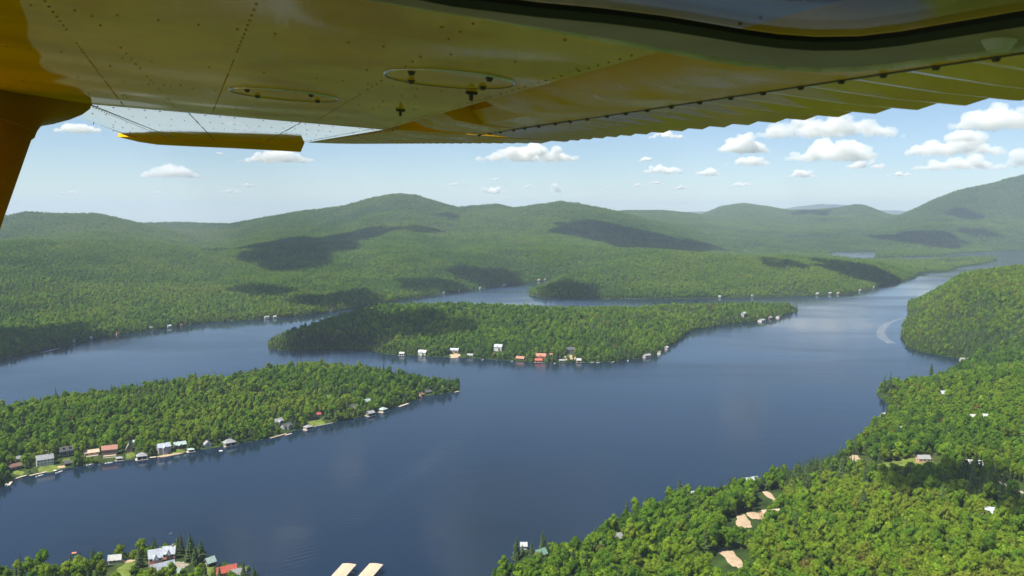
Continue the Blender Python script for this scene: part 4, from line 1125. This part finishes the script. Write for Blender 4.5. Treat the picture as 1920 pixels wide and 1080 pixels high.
# ------------------------------------------------------------------ the aeroplane: wing, strut, flap and the opened window
RGT = np.array([1.0, 0, 0]); UPV = np.array([0, math.sin(TH), math.cos(TH)]); FWD = np.array([0, math.cos(TH), -math.sin(TH)])
def cray(u, v): return np.array([(u - CX) / FPX, (CY - v) / FPX, 1.0])
def cw(p): return p[0] * RGT + p[1] * UPV + p[2] * FWD          # lens axes -> world axes, relative to the eye
unit = lambda a: a / np.linalg.norm(a)
v_span = unit(cray(440, 322))                                   # where the spanwise seams converge
v_ch = unit(np.cross(np.cross(cray(165, 195), cray(720, 243)), v_span)); v_ch *= np.sign(v_ch[0])
v_n = unit(np.cross(v_span, v_ch)); v_n *= np.sign(v_n[1])
HW = 0.1412                                                     # eye to the wing's lower skin, from the flap's chord
org = cray(720, 243); org = org * HW / (org @ v_n)
def W(s, c, n_=0.0): return cw(org + s * v_span + c * v_ch + n_ * v_n)
def onwing(u, v, off=0.0):
    r = cray(u, v); q = r * (HW - off) / (r @ v_n) - org
    return float(q @ v_span), float(q @ v_ch)
def at_span(u, v, s):
    r = cray(u, v); return cw(r * ((s + org @ v_span) / (r @ v_span)))

def paint(name, col, rough=0.16, wav=0.006, streak=0.2, spec=0.4):
    m, n, out = mat(name)
    p = N(n, 'ShaderNodeBsdfPrincipled', ins={'Roughness': rough, 'Specular IOR Level': spec})
    tc = N(n, 'ShaderNodeTexCoord')
    no = N(n, 'ShaderNodeTexNoise', ins={'Scale': 4.0, 'Detail': 6.0, 'Roughness': 0.6}); n.links.new(tc.outputs['Object'], no.inputs['Vector'])
    r = ramp(n, no.outputs[0], [(0.3, tuple(c * (1 - streak) for c in col)), (0.62, col), (0.8, tuple(c * (1 + streak * .5) for c in col))])
    n.links.new(r.outputs[0], p.inputs['Base Color'])
    n2 = N(n, 'ShaderNodeTexNoise', ins={'Scale': 2.2, 'Detail': 1.0}); n.links.new(tc.outputs['Object'], n2.inputs['Vector'])
    b = N(n, 'ShaderNodeBump', ins={'Strength': 1.0, 'Distance': wav}); n.links.new(n2.outputs[0], b.inputs['Height'])
    n.links.new(b.outputs[0], p.inputs['Normal'])
    dr = N(n, 'ShaderNodeTexNoise', ins={'Scale': 9.0, 'Detail': 6.0}); n.links.new(tc.outputs['Object'], dr.inputs['Vector'])
    rg = N(n, 'ShaderNodeMapRange', ins={1: 0.4, 2: 0.75, 3: rough * 0.7, 4: rough * 2.0}); n.links.new(dr.outputs[0], rg.inputs[0]); n.links.new(rg.outputs[0], p.inputs['Roughness'])
    n.links.new(p.outputs[0], out.inputs[0])
    return m
M_YEL = paint('yellow_aircraft_paint', (0.84, 0.48, 0.004), 0.09, 0.0075, .30, .0)
n = M_YEL.node_tree
pb = next(x for x in n.nodes if x.type == 'BSDF_PRINCIPLED'); ob = next(x for x in n.nodes if x.type == 'OUTPUT_MATERIAL'); bb = next(x for x in n.nodes if x.type == 'BUMP')
gb = N(n, 'ShaderNodeBsdfGlossy', ins={'Color': (0.85, 0.85, 0.72, 1), 'Roughness': 0.05}); n.links.new(bb.outputs[0], gb.inputs['Normal'])
mxw = N(n, 'ShaderNodeMixShader', ins={0: 0.26}); n.links.new(pb.outputs[0], mxw.inputs[1]); n.links.new(gb.outputs[0], mxw.inputs[2]); n.links.new(mxw.outputs[0], ob.inputs[0])
M_OUT = paint('yellow_paint_outer', (0.80, 0.50, 0.03), 0.03, 0.0003, .1, .6)
M_YEL2 = paint('yellow_paint_corrugated', (0.88, 0.48, 0.010), 0.32, 0.0005, .12, .15)
M_CORR = paint('corrugated_flap_paint', (0.80, 0.44, 0.006), 0.16, 0.0003, .15, .3)
M_STRUT = paint('strut_paint', (0.46, 0.21, 0.004), 0.35, 0.0003, .2, .15)  # the aircraft yellow, darkened to hold the wing's shade over the strut
M_RIVY = plain('painted_rivet', (0.42, 0.22, 0.01), 0.4, 0.4, 0.3, 60)
M_RIV = plain('rivet_head', (0.07, 0.055, 0.03), 0.5, 0.5, 0.3, 60)
M_STEEL = plain('bright_metal_ring', (0.62, 0.62, 0.60), 0.25, 0.5, 0.15, 30, 0.9)
M_FRAME = plain('window_frame_paint', (0.30, 0.225, 0.15), 0.55, 0.4, 0.2, 12)
M_LIP = plain('skylit_lip_grey', (0.60, 0.57, 0.50), 0.6, 0.3, 0.2, 20)  # pale tone paints in the sky light caught by the rounded rim
M_GASK = plain('black_rubber', (0.012, 0.011, 0.010), 0.6, 0.3, 0.2, 20)
M_PANE, n, out = mat('acrylic_window')
tb = N(n, 'ShaderNodeBsdfTransparent', ins={'Color': (0.86, 0.86, 0.80, 1)}); gb = N(n, 'ShaderNodeBsdfGlossy', ins={'Roughness': 0.06})
mxp = N(n, 'ShaderNodeMixShader', ins={0: 0.16})
n.links.new(tb.outputs[0], mxp.inputs[1]); n.links.new(gb.outputs[0], mxp.inputs[2]); n.links.new(mxp.outputs[0], out.inputs[0])

PL = empty('aeroplane', (0, 0, H))
tag(PL, 'yellow high-wing aeroplane, its wing, strut, flap and opened window seen from below', 'aeroplane')
def loft(name, sections, mt, parent=PL, smooth=False, closed=True, caps=True):
    """skin over a list of equal-length point rings"""
    k = len(sections[0]); V = [tuple(p_) for s_ in sections for p_ in s_]; F = []
    for i in range(len(sections) - 1):
        for j in range(k if closed else k - 1):
            a, b = i * k + j, i * k + (j + 1) % k
            F.append((a, b, b + k, a + k))
    if caps:
        F.append(tuple(range(k))[::-1]); F.append(tuple(range((len(sections) - 1) * k, len(sections) * k)))
    me = mesh(name, V, F, smooth)
    bm = bmesh.new(); bm.from_mesh(me); bmesh.ops.recalc_face_normals(bm, faces=bm.faces[:])
    if smooth:
        for e in bm.edges:
            if len(e.link_faces) == 2 and e.calc_face_angle(0) > R(35): e.smooth = False
    bm.to_mesh(me); bm.free()
    return link(name, me, parent, mt)
# main panel, root to the strut station
prof = [(0, 0), (-.25, 0), (-.5, 0), (-.75, .0), (-.88, .006), (-.97, .022), (-1.04, .055), (-1.07, .095), (-1.03, .135), (-.9, .17), (-.6, .2), (-.3, .2), (0, .175)]
inner = loft('inner_wing_panel', [[W(s, c, q) for c, q in prof] for s in np.linspace(-2.75, 0, 12)], M_YEL, smooth=True)
# outer panel: tapered, twisted tip-up at the rear
TIPS = 3.45
def outer_pt(t, c, q=0.0):
    """t 0..1 root to tip, c as fraction 0 (leading) .. 1 (hinge)"""
    a = W(0.004, -1.0 + c * 1.0, 0.0 if c > .1 else 0.02)
    tl, th_ = at_span(221, 257, TIPS), at_span(572, 267.6, TIPS)
    b = tl + (th_ - tl) * c
    return a + (b - a) * t + cw(v_n) * q
oprof = [(1, 0), (.8, 0), (.6, 0), (.4, 0), (.2, 0), (.07, .0), (0, .03), (0, .07), (.12, .12), (.4, .15), (.7, .15), (1, .12)]
outerp = loft('outer_wing_panel', [[outer_pt(t, c, q * (1 - .35 * t)) for c, q in oprof] for t in np.linspace(0, 1, 14)], M_OUT, smooth=True)
# drooped tip
lo_px = [(222, 257), (244, 262.2), (262, 266.5), (296, 271.5), (360, 274.7), (437, 278), (500, 281.5), (564, 285), (571, 268)]
hi_px = [(u, 256.6 + (u - 221) * 10.6 / 351) for u in (221, 244, 262, 296, 360, 437, 500, 564, 572)]
secs = []
for (lu, lv), (hu, hv) in zip(lo_px, hi_px):
    secs.append([at_span(lu, lv, TIPS + .004), at_span(hu, hv, TIPS + .004), at_span(hu, hv, TIPS + .004) + cw(v_n) * .09 + cw(v_span) * .1, at_span(lu, lv, TIPS + .004) + cw(v_span) * .22 + cw(v_n) * .03])
loft('wing_tip', secs, M_YEL2)
# corrugated skins
def corrugated(name, pts_root_fn, s0, s1, pitch, depth, mt, parent):
    """spanwise saw-tooth beads running fore and aft; pts_root_fn(s) -> (front point, rear point)"""
    nb = max(2, int(abs(s1 - s0) / pitch)); V, F = [], []
    for i in range(nb + 1):
        for fr, dn in ((0.0, 0.0), (0.82, depth), (0.97, depth * 0.9)):
            s = s0 + (s1 - s0) * min(1.0, (i + fr) / nb)
            a, b = pts_root_fn(s)
            k = cw(v_n)
            V += [a - k * dn * .5, a * .5 + b * .5 - k * dn * .95, b - k * dn * 1.0, b + k * .012, a + k * .055]
    m5 = len(V) // 5
    for i in range(m5 - 1):
        for j in range(5):
            a, b = i * 5 + j, i * 5 + (j + 1) % 5
            F.append((a, b, b + 5, a + 5))
    F += [(0, 1, 2, 3, 4), tuple(range(len(V) - 5, len(V)))[::-1]]
    me = mesh(name, V, F)
    bm = bmesh.new(); bm.from_mesh(me); bmesh.ops.recalc_face_normals(bm, faces=bm.faces[:]); bm.to_mesh(me); bm.free()
    return link(name, me, parent, mt)
nose = [(.045, .15), (.028, .115), (.022, .08), (.030, .047), (.052, .022), (.085, .008), (.13, .002), (.232, 0.0), (.236, .13)]
fl = loft('flap', [[W(s, c, q) for c, q in nose] for s in np.linspace(-2.75, -.80, 8)], M_YEL2, smooth=True)
loft('flap_nose', [[W(s, c, q) for c, q in nose] for s in np.linspace(-.46, -.13, 3)], M_YEL2, fl, smooth=True)
loft('flap_track_well', [[W(s, c, q) for c, q in [(.12, .15), (.12, .03), (.15, .004), (.2315, .001), (.2355, .13)]] for s in (-.798, -.462)], M_YEL2, fl)
corrugated('corrugated_skin', lambda s: (W(s, .240, .006), W(s, .466, .011)), -2.75, -.17, 0.078, 0.012, M_CORR, fl)
loft('cove_wall', [[W(s, c, q) for c, q in [(.001, .012), (.001, .165), (.10, .165), (.10, .155), (.009, .155), (.009, .012)]] for s in (-2.75, -.002)], M_YEL2, inner)
# aileron on the outer panel
A_f0, A_f1 = W(-.05, .03, .0), at_span(578, 266, TIPS - .03)
A_r0, A_r1 = W(-.12, .452, .004), at_span(668, 267.2, TIPS - .10)
corr = lambda t: (A_f0 + (A_f1 - A_f0) * t, A_r0 + (A_r1 - A_r0) * t)
ail = corrugated('aileron', lambda s: corr(s), 0.0, 1.0, 0.034, 0.009, M_YEL2, PL)

# strut and its fairing
A0 = W(-.02, -.905, -.02); A1 = W(-2.1, -.86, -1.27)
ax = unit(A1 - A0); chd = cw(v_ch); chd = unit(chd - ax * (chd @ ax)); thk = np.cross(ax, chd)
def oval(p_, a, b, k=20, back=1.0):
    out_ = []
    for i in range(k):
        t = 2 * math.pi * i / k; cc = math.cos(t)
        out_.append(p_ + chd * a * cc * (back if cc > 0 else 1) + thk * b * math.sin(t) * (1 - .25 * cc))
    return out_
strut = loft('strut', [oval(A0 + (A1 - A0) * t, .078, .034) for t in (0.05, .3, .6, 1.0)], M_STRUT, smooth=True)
def flare(t):
    p_ = A0 + (A1 - A0) * (t * .055)
    e = (1 - t) ** 3
    return oval(p_ + cw(v_n) * (.0215 * e), 0.083 + .05 * e, .039 + .05 * e, 24, 1 + .4 * e)
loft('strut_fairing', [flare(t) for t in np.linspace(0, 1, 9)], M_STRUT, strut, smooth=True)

# rivets, screws, covers
def dome(p_, r, hgt, up=None, k=6):
    dn = -cw(v_n) if up is None else up
    a = unit(np.cross(dn, cw(v_ch))); b = np.cross(dn, a)
    V = [p_ + (a * math.cos(2 * math.pi * i / k) + b * math.sin(2 * math.pi * i / k)) * r - dn * .0015 for i in range(k)] + [p_ + (a * math.cos(2 * math.pi * i / k) + b * math.sin(2 * math.pi * i / k)) * r * .55 + dn * hgt for i in range(k)]
    return V, [(i, (i + 1) % k, k + (i + 1) % k, k + i) for i in range(k)] + [tuple(range(k, 2 * k))]
rv = MB()
def row(f, n_, r=.0026, skip=0.0):
    for i in range(n_):
        if random.random() < skip: continue
        rv.add(*dome(f(i / (n_ - 1)), r * random.uniform(.8, 1.15), .0012))
c1 = onwing(437, 115)[1]; c2 = onwing(189, 141)[1]; c3 = onwing(580, 235)[1]
for qa, qb in (((437, 115), (396, 217)), ((189, 141), (222, 185))):
    (sa_, ca_), (sb_, cb_) = onwing(*qa), onwing(*qb)
    row(lambda t: W(-1.7 + 1.68 * t, ca_ + (cb_ - ca_) * ((-1.7 + 1.68 * t) - sa_) / (sb_ - sa_)), 60, .0020, .15)
for c0, nn in ((-.012, 80), (c3, 50), (-.52, 40)):
    row(lambda t: W(-2.2 + 2.18 * t, c0), nn, .0020, .2)
for s0 in (-.012, -.36, -.72, -1.08, -1.44):
    row(lambda t: W(s0, -.86 + .84 * t), 34 if s0 > -.1 else 24, .0019, .25 if s0 < -.1 else 0)
for _ in range(28):
    rv.add(*dome(W(random.uniform(-1.9, -.05), random.uniform(-.8, -.05)), .0026, .0012))
link('rivet', mesh('rivet', rv.v, rv.f), inner, M_RIVY)['kind'] = 'stuff'
rv = MB()
for c0 in (.08, .10, .26, .50, .78, .97):
    row(lambda t: outer_pt(.01 + .98 * t, c0), 60, .0030, .08)
for t0 in (.02, .16, .33, .52, .74, .97):
    row(lambda c: outer_pt(t0, .06 + .92 * c), 26, .0030, .15)
link('rivet', mesh('rivet', rv.v, rv.f), outerp, M_RIV)['kind'] = 'stuff'
for t0 in (0.30, 0.085):           # lap seams near the leading edge
    m = MB()
    P0, P1 = outer_pt(0.0, t0 * .9), outer_pt(1.0, t0)
    k = cw(v_n); wdir = cw(v_ch) * .003
    m.add([P0 - wdir - k * .0008, P0 + wdir - k * .0008, P1 + wdir - k * .0008, P1 - wdir - k * .0008, P0 - wdir + k * .002, P0 + wdir + k * .002, P1 + wdir + k * .002, P1 - wdir + k * .002],
          [(0, 1, 2, 3), (4, 7, 6, 5), (0, 4, 5, 1), (1, 5, 6, 2), (2, 6, 7, 3), (3, 7, 4, 0)])
    m.build('seam', M_RIV, outerp)
s_l2 = [onwing(x, y)[0] for x, y in ((1884, 109), (1765, 125), (1660, 139), (1574, 150), (1494, 161), (1426, 172), (1364, 181), (1308, 190), (1254, 198), (1210, 205), (1170, 211), (1132, 216), (1098, 222), (1068, 227), (1038, 231), (1010, 236), (985, 240), (962, 243), (940, 247), (920, 250), (900, 253))]
for s in s_l2:
    V, F = dome(W(s, .2335, 0.0), .0052, .004)
    link('screw', mesh('screw', V, F), fl, M_RIV)
m = MB(); k = cw(v_n); wd = cw(v_ch) * .0022
m.add([W(-2.7, .2335) - wd - k * .001, W(-2.7, .2335) + wd - k * .001, W(-.14, .2335) + wd - k * .001, W(-.14, .2335) - wd - k * .001, W(-2.7, .2335) - wd + k * .004, W(-2.7, .2335) + wd + k * .004, W(-.14, .2335) + wd + k * .004, W(-.14, .2335) - wd + k * .004],
      [(0, 1, 2, 3), (4, 7, 6, 5), (0, 4, 5, 1), (1, 5, 6, 2), (2, 6, 7, 3), (3, 7, 4, 0)])
m.build('seam', M_RIV, fl)
for (u, v, rad) in ((533, 177, .093), (843, 147, .086)):
    s0, c0 = onwing(u, v)
    k = 40; V, F = [], []
    for i in range(k):
        t = 2 * math.pi * i / k
        for rr2, dn in ((rad, .0005), (rad * .985, .0018), (rad * .95, .0018), (0.0 + rad * .93, .0010)):
            V.append(W(s0 + rr2 * math.sin(t), c0 + rr2 * math.cos(t), -dn))
    for i in range(k):
        for j in range(3):
            a, b = i * 4 + j, ((i + 1) % k) * 4 + j
            F.append((a, b, b + 1, a + 1))
    F.append(tuple(i * 4 + 3 for i in range(k)))
    cov = link('inspection_cover', mesh('inspection_cover', V, F), inner, M_YEL)
    V, F = [], []
    for i in range(k):
        t = 2 * math.pi * i / k
        for rr2, dn in ((rad * 1.006, .0004), (rad * 1.0, .0028), (rad * .99, .0028)): V.append(W(s0 + rr2 * math.sin(t), c0 + rr2 * math.cos(t), -dn))
    for i in range(k):
        for j in range(2):
            a, b = i * 3 + j, ((i + 1) % k) * 3 + j
            F.append((a, b, b + 1, a + 1))
    link('rim', mesh('rim', V, F, True), cov, M_STEEL)
    for a in (0.6, 2.2, 3.7, 5.3):
        V, F = dome(W(s0 + rad * .8 * math.sin(a), c0 + rad * .8 * math.cos(a), -.002), .006, .004)
        link('screw', mesh('screw', V, F), cov, M_RIV)
for (u, v, sz) in ((884, 172, .0085), (751, 205, .0085)):
    s0, c0 = onwing(u, v)
    m = MB()
    def bx(sa, sb, ca, cb, na_, nb_):
        vs = [W(s_, c_, n_) for n_ in (na_, nb_) for c_ in (ca, cb) for s_ in (sa, sb)]
        m.add(vs, [(0, 2, 3, 1), (4, 5, 7, 6), (0, 1, 5, 4), (2, 6, 7, 3), (0, 4, 6, 2), (1, 3, 7, 5)])
    bx(s0 - sz * .35, s0 + sz * .35, c0 - sz, c0 + sz, -.004, .001); bx(s0 - sz, s0 + sz, c0 - sz * .35, c0 + sz * .35, -.0045, .0012); bx(s0 - sz * .3, s0 + sz * .3, c0 - sz * .3, c0 + sz * .3, -.013, -.004)
    m.build('drain_fitting', M_RIV, inner)

# opened side window, held up below the wing
def onwin(u, v, off=.030, lift=0.0):
    r = cray(u, v); return cw(r * (HW - off) / (r @ v_n)) + cw(v_n) * lift
OUT = [(330, -62), (520, -36), (720, -4), (900, 25), (1100, 63), (1250, 91), (1330, 106), (1400, 117), (1470, 124), (1540, 127), (1610, 125), (1680, 118), (1780, 104), (1920, 86), (2120, 60), (2400, 24)]
INN = [(480, -70), (640, -42), (850, 0), (1010, 20), (1130, 31), (1250, 46), (1330, 59), (1400, 71), (1460, 79), (1530, 84), (1610, 83), (1690, 74), (1780, 59), (1920, 36), (2120, 6), (2400, -34)]
GAS = [(u, v - 8) for u, v in INN]
wfr = loft('window', [[onwin(*a), onwin(a[0], a[1] * .8 + b[1] * .2, .030, -.003), onwin(*b, .030, -.003), onwin(*b, .030, .005), onwin(*a, .030, .012)] for a, b in zip(OUT, INN)], M_FRAME, smooth=True)
m = MB()
for (a, b) in zip(OUT[:-1], OUT[1:]): m.tube(onwin(*a, .030, .002), onwin(*b, .030, .002), .0055, .0055, 8)
m.build('edge_lip', M_LIP, wfr, True)
loft('gasket', [[onwin(*a, .030, -.004), onwin(*b, .030, -.001), onwin(*b, .030, .0025), onwin(*a, .030, .004)] for a, b in zip(INN, GAS)], M_GASK, wfr, smooth=True)
far_ = [onwin(u, v, .030, .003) for u, v in GAS]; back_ = [q - cw(unit(np.array([0.0, 0.0, 1.0]) - v_n * v_n[2])) * .42 for q in far_]
k = cw(v_n) * .003
loft('pane', [[a, b, b + k, a + k] for a, b in zip(far_, back_)], M_PANE, wfr)
V, F = dome(onwin(1875, 66, .030, -.003), .011, .006, None, 12)
link('screw', mesh('screw', V, F), wfr, M_LIP)
